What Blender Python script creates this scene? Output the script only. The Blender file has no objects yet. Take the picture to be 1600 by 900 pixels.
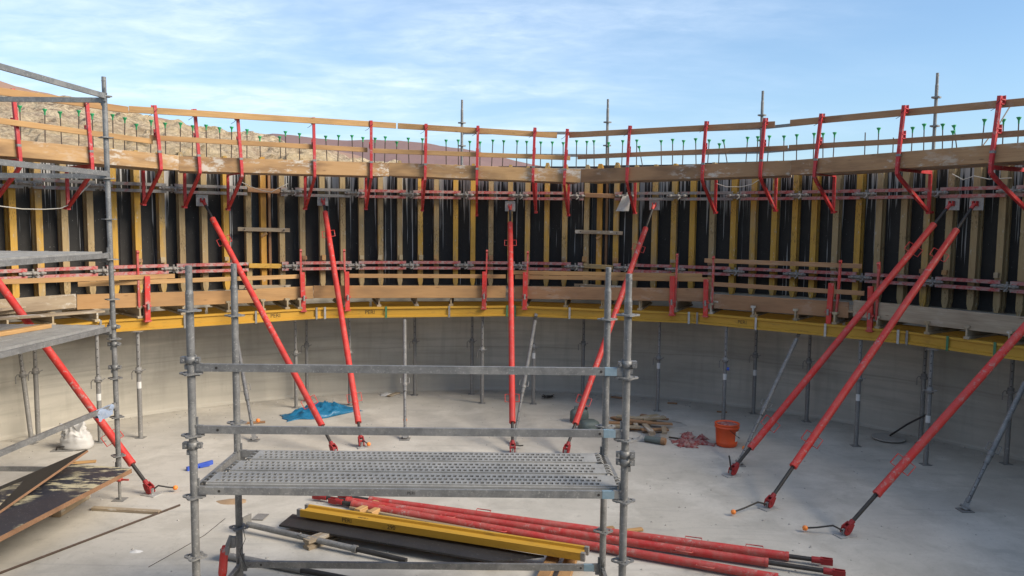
import bpy, math, random
from mathutils import Vector as V, Matrix, noise
random.seed(7)
S = bpy.context.scene
C = S.collection
R_ = math.radians

# ------------------------------------------------------------------ camera, sky, sun, exposure
FPX, PITCH, ROLL, CAMZ = 1218.5, 0.0848, 0.0100, 3.6
cam = bpy.data.cameras.new('camera'); camo = bpy.data.objects.new('camera', cam); C.objects.link(camo)
cam.sensor_width = 36; cam.lens = FPX / 1600 * 36; cam.clip_start = .05; cam.clip_end = 6000
_f = V((0, math.cos(PITCH), -math.sin(PITCH))); _u0 = V((0, math.sin(PITCH), math.cos(PITCH))); _x0 = V((1, 0, 0))
_r = _x0 * math.cos(ROLL) + _u0 * math.sin(ROLL); _u = -_x0 * math.sin(ROLL) + _u0 * math.cos(ROLL)
camo.matrix_world = Matrix(((_r.x, _u.x, -_f.x, 0), (_r.y, _u.y, -_f.y, 0), (_r.z, _u.z, -_f.z, CAMZ), (0, 0, 0, 1)))
S.camera = camo
S.view_settings.view_transform = 'Standard'; S.view_settings.look = 'None'
S.view_settings.exposure = 0.95; S.view_settings.gamma = 1

SUN_DIR = V((0.82, -0.34, 0.63)).normalized()
sun = bpy.data.lights.new('sun', 'SUN'); suno = bpy.data.objects.new('sun', sun); C.objects.link(suno)
sun.energy = 2.7; sun.angle = R_(28); sun.color = (1, .87, .70)
suno.rotation_euler = SUN_DIR.to_track_quat('Z', 'Y').to_euler()

class NT:
    def __init__(s, tree): s.t = tree; s.t.nodes.clear()
    def n(s, typ, ins=None, **props):
        k = s.t.nodes.new(typ)
        for a, b in props.items(): setattr(k, a, b)
        for a, b in (ins or {}).items():
            i = k.inputs[a]
            if isinstance(b, bpy.types.NodeSocket): s.t.links.new(b, i)
            else: i.default_value = b
        return k
    def math(s, op, a, b=0.0, c=0.0, clamp=False):
        return s.n('ShaderNodeMath', {0: a, 1: b, 2: c}, operation=op, use_clamp=clamp).outputs[0]
    def mapv(s, vec, sc, loc=(0, 0, 0)):
        return s.n('ShaderNodeMapping', {'Vector': vec, 'Scale': sc, 'Location': loc}).outputs[0]
    def noise(s, vec, scale, detail=4, rough=.55, dist=0):
        return s.n('ShaderNodeTexNoise', {'Vector': vec, 'Scale': scale, 'Detail': detail, 'Roughness': rough, 'Distortion': dist}).outputs[0]
    def ramp(s, fac, stops):
        k = s.n('ShaderNodeValToRGB', {0: fac}); e = k.color_ramp.elements
        while len(e) < len(stops): e.new(.5)
        for i, (p, c) in enumerate(stops):
            e[i].position = p; e[i].color = (c, c, c, 1) if not hasattr(c, '__len__') else (*c, 1)
        return k.outputs[0]
    def mix(s, fac, a, b, mode='MIX'):
        f = lambda c: c if isinstance(c, bpy.types.NodeSocket) else (*c, 1)
        return s.n('ShaderNodeMix', {0: fac, 6: f(a), 7: f(b)}, data_type='RGBA', blend_type=mode).outputs[2]

w = bpy.data.worlds.new('World'); S.world = w; w.use_nodes = True
nt = NT(w.node_tree)
sky = nt.n('ShaderNodeTexSky', sky_type='NISHITA', sun_disc=False, sun_elevation=math.asin(SUN_DIR.z),
           sun_rotation=math.atan2(SUN_DIR.x, SUN_DIR.y), air_density=1.0, dust_density=1.2, ozone_density=1.6)
gen = nt.n('ShaderNodeTexCoord').outputs['Generated']
sep = nt.n('ShaderNodeSeparateXYZ', {0: gen}); dx, dy, dz = sep.outputs
zz = nt.math('ADD', nt.math('MAXIMUM', dz, 0.0), .12)
pv = nt.n('ShaderNodeCombineXYZ', {0: nt.math('DIVIDE', dx, zz), 1: nt.math('DIVIDE', dy, zz), 2: 0.0}).outputs[0]
n1 = nt.noise(nt.mapv(pv, (.55, 1.0, 1)), 1.1, 5, .55, .3)
n2 = nt.noise(nt.mapv(pv, (1.5, 2.1, 1), (3, 1, 0)), 3.4, 9, .62, .35)
side = nt.ramp(nt.math('MULTIPLY_ADD', dx, -.9, .5), [(.05, 0.0), (.5, .75), (.8, 1.0)])
cl = nt.math('MULTIPLY', nt.ramp(n1, [(.40, 0.0), (.62, 1.0)]), nt.ramp(n2, [(.30, .25), (.70, 1.0)]))
cl = nt.math('MULTIPLY', nt.math('ADD', cl, .18), side, clamp=True)
cl = nt.math('MULTIPLY', cl, .8, clamp=True)
low = nt.ramp(dz, [(0.0, .34), (.22, .10), (.5, 0.0)])
skc = nt.mix(low, nt.mix(1, sky.outputs[0], (.82, .98, 1.10), 'MULTIPLY'), (3.4, 4.9, 6.6))
skc = nt.mix(cl, skc, (5.8, 6.7, 7.7))
bg = nt.n('ShaderNodeBackground', {'Color': skc, 'Strength': .090})
out = nt.n('ShaderNodeOutputWorld', {0: bg.outputs[0]})

# ------------------------------------------------------------------ measuring helpers: photo pixel -> point in the place
CAM = V((0, 0, CAMZ)); CX, CY = -0.325, 6.868
def ray(x, y):
    return (_f + _r * ((x - 800) / FPX) - _u * ((y - 450) / FPX))
def G(x, y, z=0.0):
    d = ray(x, y); return CAM + d * ((z - CAMZ) / d.z)
def PY(x, y, Y):
    d = ray(x, y); return CAM + d * (Y / d.y)
def CYL(x, y, R, z=None):
    d = ray(x, y); a = d.x * d.x + d.y * d.y; b = -(d.x * CX + d.y * CY); c = CX * CX + CY * CY - R * R
    p = CAM + d * ((-b + math.sqrt(b * b - a * c)) / a)
    return V((p.x, p.y, p.z if z is None else z))
def SEG(x, y, a, b):
    d = ray(x, y); n = V((b.y - a.y, a.x - b.x, 0)); t = n.dot(a - CAM) / n.dot(d)
    return CAM + d * t
def PIX(p):
    q = p - CAM; f = q.dot(_f); return 800 + FPX * q.dot(_r) / f, 450 - FPX * q.dot(_u) / f
def CHAIN(x, y, pts):
    best = None
    for a, b in zip(pts, pts[1:]):
        if PIX(a)[0] - 1 <= x <= PIX(b)[0] + 1: return SEG(x, y, a, b)
    return SEG(x, y, pts[0], pts[1]) if x < PIX(pts[0])[0] else SEG(x, y, pts[-2], pts[-1])
def RAD(p):
    v = V((p.x - CX, p.y - CY, 0)); return v.normalized()
def POL(ang, R, z=0):
    return V((CX + R * math.sin(ang), CY + R * math.cos(ang), z))
def ANG(p): return math.atan2(p.x - CX, p.y - CY)

# ------------------------------------------------------------------ mesh helpers
def frame(p0, p1, up=V((0, 0, 1))):
    x = (p1 - p0).normalized()
    if abs(x.dot(up)) > .98: up = V((0, 1, 0)) if abs(x.y) < .9 else V((1, 0, 0))
    y = up.cross(x).normalized(); z = x.cross(y)
    return x, y, z
class MB:
    def __init__(s): s.v = []; s.f = []; s.sm = []
    def add(s, vs, fs, smooth=False):
        o = len(s.v); s.v += [V(q) for q in vs]; s.f += [tuple(o + i for i in f) for f in fs]; s.sm += [smooth] * len(fs)
        return s
    def obox(s, c, ax, ay, az):
        vs = [c + ax * i + ay * j + az * k for i in (-1, 1) for j in (-1, 1) for k in (-1, 1)]
        return s.add(vs, [(0, 1, 3, 2), (4, 6, 7, 5), (0, 4, 5, 1), (2, 3, 7, 6), (0, 2, 6, 4), (1, 5, 7, 3)])
    def box(s, c, sx, sy, sz):
        return s.obox(V(c), V((sx / 2, 0, 0)), V((0, sy / 2, 0)), V((0, 0, sz / 2)))
    def bar(s, p0, p1, w, h, up=V((0, 0, 1))):
        x, y, z = frame(p0, p1, up); return s.obox((p0 + p1) / 2, (p1 - p0) / 2, y * w / 2, z * h / 2)
    def tube(s, p0, p1, r, n=12, r2=None, caps=True):
        x, y, z = frame(p0, p1); r2 = r if r2 is None else r2
        c = [(math.cos(2 * math.pi * i / n), math.sin(2 * math.pi * i / n)) for i in range(n)]
        a = [p0 + y * (r * q) + z * (r * t) for q, t in c]; b = [p1 + y * (r2 * q) + z * (r2 * t) for q, t in c]
        s.add(a + b, [(i, (i + 1) % n, n + (i + 1) % n, n + i) for i in range(n)], True)
        if caps: s.add(a, [tuple(range(n - 1, -1, -1))]); s.add(b, [tuple(range(n))])
        return s
    def path(s, pts, r, n=8):
        rings = []; prev = None
        for i, p in enumerate(pts):
            t = (pts[min(i + 1, len(pts) - 1)] - pts[max(i - 1, 0)]).normalized()
            if prev is None:
                u = V((0, 0, 1)) if abs(t.z) < .9 else V((1, 0, 0)); y = u.cross(t).normalized()
            else:
                y = (prev - t * prev.dot(t)); y = y.normalized() if y.length > 1e-6 else prev
            prev = y; z = t.cross(y)
            rings.append([p + (y * math.cos(2 * math.pi * k / n) + z * math.sin(2 * math.pi * k / n)) * r for k in range(n)])
        vs = [q for g in rings for q in g]; fs = []
        for i in range(len(pts) - 1):
            for k in range(n): fs.append((i * n + k, i * n + (k + 1) % n, (i + 1) * n + (k + 1) % n, (i + 1) * n + k))
        s.add(vs, fs, True); s.add(rings[0], [tuple(range(n - 1, -1, -1))]); s.add(rings[-1], [tuple(range(n))])
        return s
    def lathe(s, c, prof, n=20, fn=None):
        vs = []
        for r, z in prof:
            for k in range(n):
                a = 2 * math.pi * k / n; q = V((r * math.cos(a), r * math.sin(a), z))
                vs.append(c + (fn(q) if fn else q))
        fs = [(i * n + k, i * n + (k + 1) % n, (i + 1) * n + (k + 1) % n, (i + 1) * n + k) for i in range(len(prof) - 1) for k in range(n)]
        return s.add(vs, fs, True)
    def prof(s, poly, x0, x1, mats=None, taper=None):
        n = len(poly); secs = [(x0, 1), (x1, 1)]
        if taper: secs = [(x0, taper[1]), (x0 + taper[0], 1), (x1 - taper[0], 1), (x1, taper[1])]
        vs = [V((x, y * k, z)) for x, k in secs for y, z in poly]
        fs = [tuple(range(n - 1, -1, -1)), tuple((len(secs) - 1) * n + i for i in range(n))]
        for j in range(len(secs) - 1):
            fs += [(j * n + i, j * n + (i + 1) % n, (j + 1) * n + (i + 1) % n, (j + 1) * n + i) for i in range(n)]
        return s.add(vs, fs)
    def mesh(s, name, mat, origin=V((0, 0, 0))):
        m = bpy.data.meshes.new(name); m.from_pydata([tuple(q - origin) for q in s.v], [], s.f)
        m.polygons.foreach_set('use_smooth', s.sm); m.materials.append(mat); m.update(); return m
    def build(s, name, mat, parent=None, origin=None):
        if origin is None: origin = ORG.get(parent.name, V((0, 0, 0))) if parent else V((0, 0, 0))
        o = bpy.data.objects.new(name, s.mesh(name, mat, origin)); C.objects.link(o)
        if parent: o.parent = parent; ORG[o.name] = origin
        else: o.location = origin; ORG[o.name] = origin
        return o
ORG = {}
def tag(o, label=None, cat=None, group=None, kind=None):
    if label: o['label'] = label
    if cat: o['category'] = cat
    if group: o['group'] = group
    if kind: o['kind'] = kind
    return o
def thing(name, label, cat, loc, group=None):
    o = bpy.data.objects.new(name, None); C.objects.link(o); o.location = loc; o.empty_display_size = .2
    ORG[o.name] = V(loc); return tag(o, label, cat, group)
def place(name, me, p0, p1, up, parent=None):
    """mesh whose local X runs along p0->p1"""
    x, y, z = frame(p0, p1, up); o = bpy.data.objects.new(name, me); C.objects.link(o)
    M = Matrix(((x.x, y.x, z.x, p0.x), (x.y, y.y, z.y, p0.y), (x.z, y.z, z.z, p0.z), (0, 0, 0, 1)))
    if parent: o.parent = parent; M = Matrix.Translation(-ORG[parent.name]) @ M
    o.matrix_basis = M; return o
UP = V((0, 0, 1))
def board(name, p0, p1, th, h, mat, parent=None, up=UP, label=None, cat=None, group=None):
    """plank with slightly worn edges; p0,p1 = middle of its section"""
    L = (p1 - p0).length; e = min(th, h) * .12; y, z = th / 2, h / 2
    poly = [(-y + e, -z), (y - e, -z), (y, -z + e), (y, z - e), (y - e, z), (-y + e, z), (-y, z - e), (-y, -z + e)]
    me = MB().prof(poly, 0, L).mesh(name, mat); o = place(name, me, p0, p1, up, parent)
    return tag(o, label, cat, group)
def ibeam_poly(fw=.08, h=.2, ft=.034, wt=.026):
    a, b, c = fw / 2, h / 2, wt / 2; t = b - ft
    return [(-a, -b), (a, -b), (a, -t), (c, -t + .006), (c, t - .006), (a, t), (a, b), (-a, b), (-a, t), (-c, t - .006), (-c, -t + .006), (-a, -t)]
ORD = ['first', 'second', 'third', 'fourth', 'fifth', 'sixth', 'seventh', 'eighth', 'ninth', 'tenth', 'eleventh', 'twelfth', 'thirteenth',
       'fourteenth', 'fifteenth', 'sixteenth', 'seventeenth', 'eighteenth', 'nineteenth', 'twentieth']

# ------------------------------------------------------------------ materials
def material(name, fn, rough=.8, metal=0.0):
    m = bpy.data.materials.new(name); m.use_nodes = True; t = NT(m.node_tree)
    b = t.n('ShaderNodeBsdfPrincipled', {'Roughness': rough, 'Metallic': metal}); t.n('ShaderNodeOutputMaterial', {0: b.outputs[0]})
    t.b = b; t.co = t.n('ShaderNodeTexCoord').outputs['Object']; t.rnd = t.n('ShaderNodeObjectInfo').outputs['Random']
    col = fn(t)
    if isinstance(col, bpy.types.NodeSocket): t.t.links.new(col, b.inputs['Base Color'])
    else: b.inputs['Base Color'].default_value = (*col, 1)
    return m
def bump(t, h, strength=.3, dist=.01):
    k = t.n('ShaderNodeBump', {'Height': h, 'Strength': strength, 'Distance': dist}); t.t.links.new(k.outputs[0], t.b.inputs['Normal'])
def roughs(t, sock): t.t.links.new(sock, t.b.inputs['Roughness'])
def shift(t, sc=37.0):
    k = t.n('ShaderNodeVectorMath', {0: t.co, 1: t.n('ShaderNodeCombineXYZ', {0: t.math('MULTIPLY', t.rnd, sc), 1: t.math('MULTIPLY', t.rnd, sc * 1.7), 2: t.math('MULTIPLY', t.rnd, sc * .6)}).outputs[0]}, operation='ADD')
    return k.outputs[0]
def wood(c1, c2, c3, dirt=.5, splash=0.0, splash_col=(.55, .52, .46)):
    def f(t):
        co = shift(t)
        g = t.noise(t.mapv(co, (1.3, 22, 22)), 2.2, 6, .6, .25)
        big = t.noise(t.mapv(co, (.8, 3, 3)), 1.6, 3)
        base = t.mix(t.ramp(g, [(.32, 0.0), (.68, 1.0)]), c1, c2)
        base = t.mix(t.math('MULTIPLY', t.ramp(t.rnd, [(0, 0.0), (1, 1.0)]), .75), base, c3)
        base = t.mix(t.ramp(big, [(.42, 0.0), (.75, dirt)]), base, (.10, .055, .03))
        knots = t.n('ShaderNodeTexVoronoi', {'Vector': t.mapv(co, (1.6, 7, 7)), 'Scale': 1.3}).outputs[0]
        base = t.mix(t.ramp(knots, [(.03, .8), (.10, 0.0)]), base, (.12, .06, .03))
        if splash:
            s1 = t.noise(t.mapv(co, (1, 2.2, 2.2)), 3.2, 8, .72); s2 = t.noise(co, .9, 2)
            m = t.math('MULTIPLY', t.ramp(s1, [(.52, 0.0), (.60, 1.0)]), t.ramp(s2, [(.48, 0.0), (.60, splash)]))
            base = t.mix(m, base, splash_col)
        bump(t, g, .25, .004)
        return base
    return f
M = {}
M['plank'] = material('planed_timber', wood((.40, .225, .085), (.50, .305, .13), (.34, .185, .075), .45))
M['plank_top'] = material('walkway_timber', wood((.42, .25, .10), (.53, .335, .155), (.36, .21, .095), .8, .8))
M['plank_top_red'] = material('brown_walkway_timber', wood((.31, .17, .08), (.40, .23, .11), (.28, .155, .075), .8, .7), .8)
M['plank_red'] = material('reddish_timber', wood((.32, .17, .08), (.40, .225, .11), (.25, .135, .07), .5, .15))
M['plank_grey'] = material('weathered_timber', wood((.30, .24, .17), (.40, .33, .24), (.33, .25, .15), .5, .9))
M['joist'] = material('joist_timber', wood((.36, .29, .17), (.46, .37, .22), (.30, .25, .19), .6, 1.0, (.5, .49, .45)))
def f_girder(t):
    co = shift(t)
    g = t.noise(t.mapv(co, (1.2, 24, 24)), 2.0, 6, .6, .2)
    yel = t.mix(g, (.42, .23, .03), (.55, .33, .06)); old = t.mix(g, (.27, .19, .09), (.42, .31, .155))
    w_ = t.math('ADD', t.noise(t.mapv(co, (1, 3, 3)), 1.3, 5, .65), t.math('MULTIPLY_ADD', t.rnd, .70, -.26))
    base = t.mix(t.ramp(w_, [(.40, 0.0), (.62, 1.0)]), yel, old)
    d = t.noise(t.mapv(co, (1.2, 6, 6)), 2.2, 8, .6)
    base = t.mix(t.ramp(d, [(.55, 0.0), (.75, .6)]), base, (.14, .095, .05))
    stamp = t.noise(t.mapv(co, (9, 30, 30)), 2.4, 2, .4); zone = t.noise(t.mapv(co, (1.1, .1, .1)), 1.9, 2)
    base = t.mix(t.math('MULTIPLY', t.ramp(stamp, [(.57, 0.0), (.60, .55)]), t.ramp(zone, [(.54, 0.0), (.58, 1.0)])), base, (.07, .045, .02))
    spl = t.noise(t.mapv(co, (3.5, 9, 9)), 2.5, 6, .7)
    base = t.mix(t.ramp(spl, [(.60, 0.0), (.68, .75)]), base, (.46, .44, .38))
    bump(t, g, .25, .004); return base
M['girder'] = material('formwork_girder', f_girder, .75)
def f_yellow(t):
    co = shift(t); g = t.noise(t.mapv(co, (1, 20, 20)), 2.0, 6, .6, .2)
    base = t.mix(g, (.38, .205, .018), (.50, .295, .032))
    base = t.mix(t.math('MULTIPLY', t.rnd, .45), base, (.52, .26, .015))
    d = t.noise(t.mapv(co, (1.5, 5, 5)), 3, 7, .7)
    base = t.mix(t.ramp(d, [(.56, 0.0), (.72, .7)]), base, (.22, .13, .03)); bump(t, g, .15, .003)
    return base
M['yellow'] = material('yellow_glazed_timber', f_yellow, .6)
def f_steel(t):
    co = shift(t); a = t.noise(co, 9, 6, .7); b = t.noise(co, 55, 3, .6); v = t.n('ShaderNodeTexVoronoi', {'Vector': co, 'Scale': 28.0}).outputs[0]
    base = t.mix(t.ramp(a, [(.3, 0.0), (.7, 1.0)]), (.115, .115, .112), (.235, .232, .225))
    base = t.mix(t.math('MULTIPLY', v, .35), base, (.16, .165, .17))
    base = t.mix(t.ramp(b, [(.58, 0.0), (.70, .6)]), base, (.42, .41, .38))
    base = t.mix(t.ramp(t.noise(co, 2.6, 7, .75), [(.52, 0.0), (.62, .45)]), base, (.33, .32, .295))
    roughs(t, t.ramp(a, [(.3, .38), (.7, .62)])); bump(t, b, .12, .002); return base
M['steel'] = material('galvanised_steel', f_steel, .5, .15)
def f_steel2(t):
    co = shift(t); a = t.noise(co, 6, 6, .7)
    base = t.mix(a, (.12, .118, .112), (.30, .29, .275))
    base = t.mix(t.ramp(t.noise(co, 30, 4, .7), [(.58, 0.0), (.68, .7)]), base, (.42, .40, .36)); return base
def f_steel3(t):
    co = shift(t); a = t.noise(co, 5, 7, .75); b = t.noise(co, 38, 5, .75)
    base = t.mix(t.ramp(a, [(.3, 0.0), (.7, 1.0)]), (.20, .198, .19), (.33, .325, .31))
    return t.mix(t.ramp(b, [(.56, 0.0), (.66, .6)]), base, (.42, .40, .37))
M['deck_steel'] = material('mortar_splashed_deck_steel', f_steel3, .6, .05)
M['prop_steel'] = material('dusty_prop_steel', f_steel2, .6, .1)
M['bright_steel'] = material('zinc_plate', lambda t: t.mix(t.noise(t.co, 14, 6, .7), (.22, .22, .22), (.62, .61, .58)), .55, .3)
M['shoe'] = material('dark_red_casting', lambda t: t.mix(t.noise(t.co, 20, 5, .7), (.20, .010, .012), (.34, .022, .022)), .6)
M['dark'] = material('dark_spindle', lambda t: t.mix(t.noise(t.co, 18, 5, .7), (.018, .018, .018), (.07, .062, .055)), .55, .3)
def red(dust, c1=(.52, .018, .014), c2=(.64, .032, .024)):
    def f(t):
        co = shift(t); a = t.noise(co, 4, 6, .7); b = t.noise(co, 22, 5, .7)
        base = t.mix(a, c1, c2)
        base = t.mix(t.ramp(b, [(.62, 0.0), (.72, .65)]), base, (.16, .045, .03))
        base = t.mix(t.math('MULTIPLY', t.ramp(t.noise(co, 5.5, 8, .78), [(.40, 0.0), (.66, 1.0)]), dust), base, (.40, .20, .16))
        sc = t.noise(t.mapv(co, (1.6, 1.6, 1.6)), 9, 9, .82, .8)
        base = t.mix(t.ramp(sc, [(.60, 0.0), (.66, .8)]), base, (.30, .16, .13))
        sp = t.noise(co, 13, 7, .8); zone = t.noise(co, 1.1, 3, .6)
        base = t.mix(t.math('MULTIPLY', t.ramp(sp, [(.55, 0.0), (.60, .9)]), t.ramp(zone, [(.42, .15), (.60, 1.0)])), base, (.40, .30, .27))
        base = t.mix(t.ramp(t.noise(co, .8, 4, .6), [(.40, .35), (.60, 0.0)]), base, (.30, .014, .012))
        roughs(t, t.ramp(a, [(.35, .42), (.65, .68)])); bump(t, sp, .12, .003); return base
    return f
M['red'] = material('red_paint', red(.30), .45)
M['red_post'] = material('bracket_red_paint', red(.12, (.42, .016, .022), (.52, .026, .034)), .5)
M['red_old'] = material('worn_red_paint', red(.60, (.40, .022, .02), (.52, .04, .034)), .65)
def f_waler(t):
    co = t.co; a = t.noise(co, 1.3, 4, .6); b = t.noise(co, 14, 6, .75); sx = t.n('ShaderNodeSeparateXYZ', {0: co}).outputs
    base = t.mix(b, (.38, .02, .02), (.52, .045, .04))
    base = t.mix(t.ramp(t.noise(co, 5, 6, .7), [(.45, 0.0), (.65, .4)]), base, (.30, .12, .11))
    m = t.math('MULTIPLY', t.ramp(a, [(.42, .12), (.60, 1.0)]), t.ramp(b, [(.40, 0.0), (.52, .9)]))
    base = t.mix(m, base, (.36, .345, .32))
    return t.mix(t.ramp(t.noise(co, 40, 3), [(.62, 0.0), (.7, .8)]), base, (.05, .035, .03))
M['waler_grey'] = material('concrete_splashed_steel', lambda t: t.mix(t.ramp(t.noise(t.co, 9, 6, .75), [(.56, 0.0), (.66, .7)]), t.mix(t.noise(t.co, 20, 6, .7), (.13, .125, .12), (.36, .35, .33)), (.36, .04, .04)), .7)
M['waler'] = material('waler_red_steel', f_waler, .6)
M['coupler'] = material('coupler_steel', lambda t: t.mix(t.noise(t.co, 22, 6, .75), (.04, .036, .033), (.46, .43, .39)), .65)
def f_ply(t):
    co = t.co; base = t.mix(t.noise(co, 3, 6, .7), (.016, .016, .016), (.046, .043, .040))
    s = t.noise(t.mapv(co, (30, 30, .35)), 1.0, 3, .6); tip = t.noise(t.mapv(co, (30, 30, 1.6), (5, 5, 0)), 1.0, 2)
    patch = t.noise(t.mapv(co, (1.0, 1.0, .55)), 1.0, 2)
    h = t.n('ShaderNodeSeparateXYZ', {0: co}).outputs[2]
    hi = t.ramp(t.math('MULTIPLY_ADD', h, .4, -1.05, clamp=True), [(.05, .0), (.5, .055), (.78, .20)])
    k = t.math('ADD', s, t.math('MULTIPLY', t.math('SUBTRACT', patch, .5), .35)); k = t.math('ADD', k, hi)
    k = t.math('ADD', k, t.math('MULTIPLY', t.math('SUBTRACT', tip, .5), .12))
    m = t.ramp(k, [(.665, 0.0), (.70, .9)])
    fleck = t.ramp(t.noise(co, 26, 4, .75), [(.66, 0.0), (.72, .5)])
    base = t.mix(t.math('MAXIMUM', m, fleck), base, (.52, .52, .51))
    roughs(t, t.ramp(m, [(0, .6), (1, .9)])); t.b.inputs['Specular IOR Level'].default_value = .22; return base
M['ply'] = material('black_film_plywood', f_ply, .45)
def f_ply_used(t):
    co = t.co; base = t.mix(t.noise(co, 5, 6, .7), (.015, .018, .03), (.055, .055, .065))
    a = t.noise(t.mapv(co, (1.4, 5, 5)), 1.6, 8, .72); b = t.noise(co, .9, 2)
    m = t.math('MULTIPLY', t.ramp(a, [(.50, 0.0), (.54, 1.0)]), t.ramp(b, [(.44, 0.0), (.50, 1.0)]))
    base = t.mix(m, base, (.50, .45, .30))
    return t.mix(t.ramp(t.noise(co, 45, 3, .7), [(.64, 0.0), (.7, .8)]), base, (.35, .34, .32))
M['ply_used'] = material('scuffed_black_plywood', f_ply_used, .5)
M['ply_dark'] = material('plain_black_plywood', lambda t: t.mix(t.ramp(t.noise(t.co, 34, 6, .75), [(.6, 0.0), (.72, .7)]), t.mix(t.noise(t.co, 3, 5), (.010, .010, .013), (.035, .033, .033)), (.25, .24, .22)), .5)
M['ply_edge'] = material('plywood_edge', wood((.20, .105, .055), (.30, .17, .09), (.24, .13, .07), .5))
def f_wall(t):
    co = t.co; sp = t.n('ShaderNodeSeparateXYZ', {0: co}); x, y, z = sp.outputs
    u = t.math('MULTIPLY', t.math('ARCTAN2', x, y), 9.6)
    uv = t.n('ShaderNodeCombineXYZ', {0: u, 1: z, 2: 0.0}).outputs[0]
    a = t.noise(t.mapv(uv, (.5, .9, 1)), 1.1, 7, .62, .4); b = t.noise(t.mapv(uv, (.35, 7, 1)), 1.2, 5, .6); c = t.noise(t.mapv(uv, (5, .45, 1)), 1.1, 5, .6)
    d = t.noise(uv, 16, 8, .7)
    base = t.mix(t.ramp(a, [(.3, 0.0), (.7, 1.0)]), (.43, .405, .345), (.56, .53, .46))
    base = t.mix(t.ramp(b, [(.45, 0.0), (.75, .6)]), base, (.25, .235, .20))
    base = t.mix(t.ramp(c, [(.50, 0.0), (.75, .4)]), base, (.22, .21, .18))
    base = t.mix(t.ramp(d, [(.60, 0.0), (.72, .5)]), base, (.18, .17, .15))
    big = t.noise(t.mapv(uv, (.22, .5, 1), (4, 2, 0)), 1.0, 5, .6, .8)
    base = t.mix(t.ramp(big, [(.44, .0), (.62, .55)]), base, (.26, .245, .21))
    run = t.noise(t.mapv(uv, (3.2, .22, 1), (1, 9, 0)), 1.0, 4, .6)
    seam = t.ramp(run, [(.64, 0.0), (.78, .25)])
    wob = t.math('ADD', z, t.math('MULTIPLY', t.noise(t.mapv(uv, (.5, 0, 0)), 1.0, 3), .16))
    fz = t.ramp(t.math('ABSOLUTE', t.math('SUBTRACT', wob, 1.02)), [(0, .3), (.02, 0.0)])
    base = t.mix(t.math('MAXIMUM', seam, fz), base, (.16, .155, .135))
    pale = t.ramp(t.math('ADD', z, t.math('MULTIPLY', a, .5)), [(.38, .55), (.62, 0.0)])
    base = t.mix(pale, base, (.45, .425, .37))
    bump(t, t.math('ADD', a, t.math('MULTIPLY', d, .5)), .3, .012); return base
M['wall'] = material('cast_concrete_wall', f_wall, .85)
def f_floor(t):
    co = t.co; a = t.noise(co, .35, 6, .6, .5); b = t.noise(co, 1.6, 7, .68, .4); d = t.noise(co, 24, 6, .75)
    base = t.mix(t.ramp(a, [(.32, 0.0), (.68, 1.0)]), (.41, .385, .335), (.51, .48, .425))
    base = t.mix(t.ramp(b, [(.44, 0.0), (.70, .65)]), base, (.32, .30, .26))
    base = t.mix(t.ramp(t.noise(t.mapv(co, (1, 1, 1), (9, 4, 0)), .8, 8, .7), [(.52, 0.0), (.64, .7)]), base, (.56, .53, .47))
    base = t.mix(t.ramp(d, [(.58, 0.0), (.68, .5)]), base, (.22, .205, .18))
    v = t.n('ShaderNodeTexVoronoi', {'Vector': co, 'Scale': 2.6, 'Randomness': 1.0}).outputs[0]
    base = t.mix(t.ramp(v, [(.012, .7), (.028, 0.0)]), base, (.12, .11, .10))
    tr = t.noise(t.mapv(co, (.5, 5, 1), (2, 8, 0)), .9, 6, .65, 1.2)
    base = t.mix(t.ramp(tr, [(.56, 0.0), (.70, .4)]), base, (.28, .27, .25))
    sp = t.noise(t.mapv(co, (1, 1, 1), (3, 5, 0)), 5, 9, .8); base = t.mix(t.ramp(sp, [(.58, 0.0), (.66, .5)]), base, (.27, .255, .225))
    bump(t, t.math('ADD', b, t.math('MULTIPLY', d, .4)), .3, .014); return base
M['floor'] = material('dusty_concrete_floor', f_floor, .88)
def f_rubble(t):
    co = t.co; a = t.noise(co, .22, 6, .65); b = t.noise(t.mapv(co, (1, 1, 1.6)), 1.6, 9, .8); c = t.noise(co, .06, 4)
    base = t.mix(t.ramp(b, [(.40, 0.0), (.58, 1.0)]), (.24, .165, .11), (.74, .60, .40))
    base = t.mix(t.ramp(a, [(.45, 0.0), (.7, .6)]), base, (.34, .24, .20))
    base = t.mix(t.ramp(c, [(.48, 0.0), (.62, .6)]), base, (.60, .45, .24))
    bump(t, b, .9, .6); return base
M['rubble'] = material('tan_rubble', f_rubble, .95)
M['mountain'] = material('purple_brown_rock', lambda t: t.mix(t.noise(t.co, .02, 8, .65), (.16, .09, .085), (.24, .145, .12)), .95)
M['ochre'] = material('ochre_mountain', lambda t: t.mix(t.noise(t.co, .02, 8, .65), (.26, .15, .10), (.36, .22, .15)), .95)
M['ground'] = material('desert_ground', lambda t: t.mix(t.noise(t.co, .3, 8, .7), (.28, .21, .14), (.44, .34, .23)), .95)
M['green'] = material('green_plastic', lambda t: t.mix(t.rnd, (.015, .24, .08), (.03, .34, .12)), .5)
M['rebar'] = material('rusty_rebar_and_hole_shade', lambda t: t.mix(t.noise(t.co, 30, 4), (.035, .028, .025), (.10, .06, .04)), .8)  # rust on the bars; also the shade colour of the added deck sheet
M['blue'] = material('blue_plastic', lambda t: t.mix(t.noise(t.co, 9, 6), (.02, .06, .35), (.06, .12, .5)), .5)
def f_tarp(t):
    b = t.noise(t.co, 13, 5, .7); bump(t, b, .5, .02); return t.mix(b, (.008, .10, .22), (.022, .185, .33))
M['tarp'] = material('blue_tarpaulin', f_tarp, .38)
M['orange'] = material('orange_plastic', lambda t: t.mix(t.noise(t.co, 9, 5, .7), (.66, .07, .015), (.76, .12, .03)), .42)
M['lever_ball'] = material('orange_knob', lambda t: (.9, .25, .04), .4)
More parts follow.
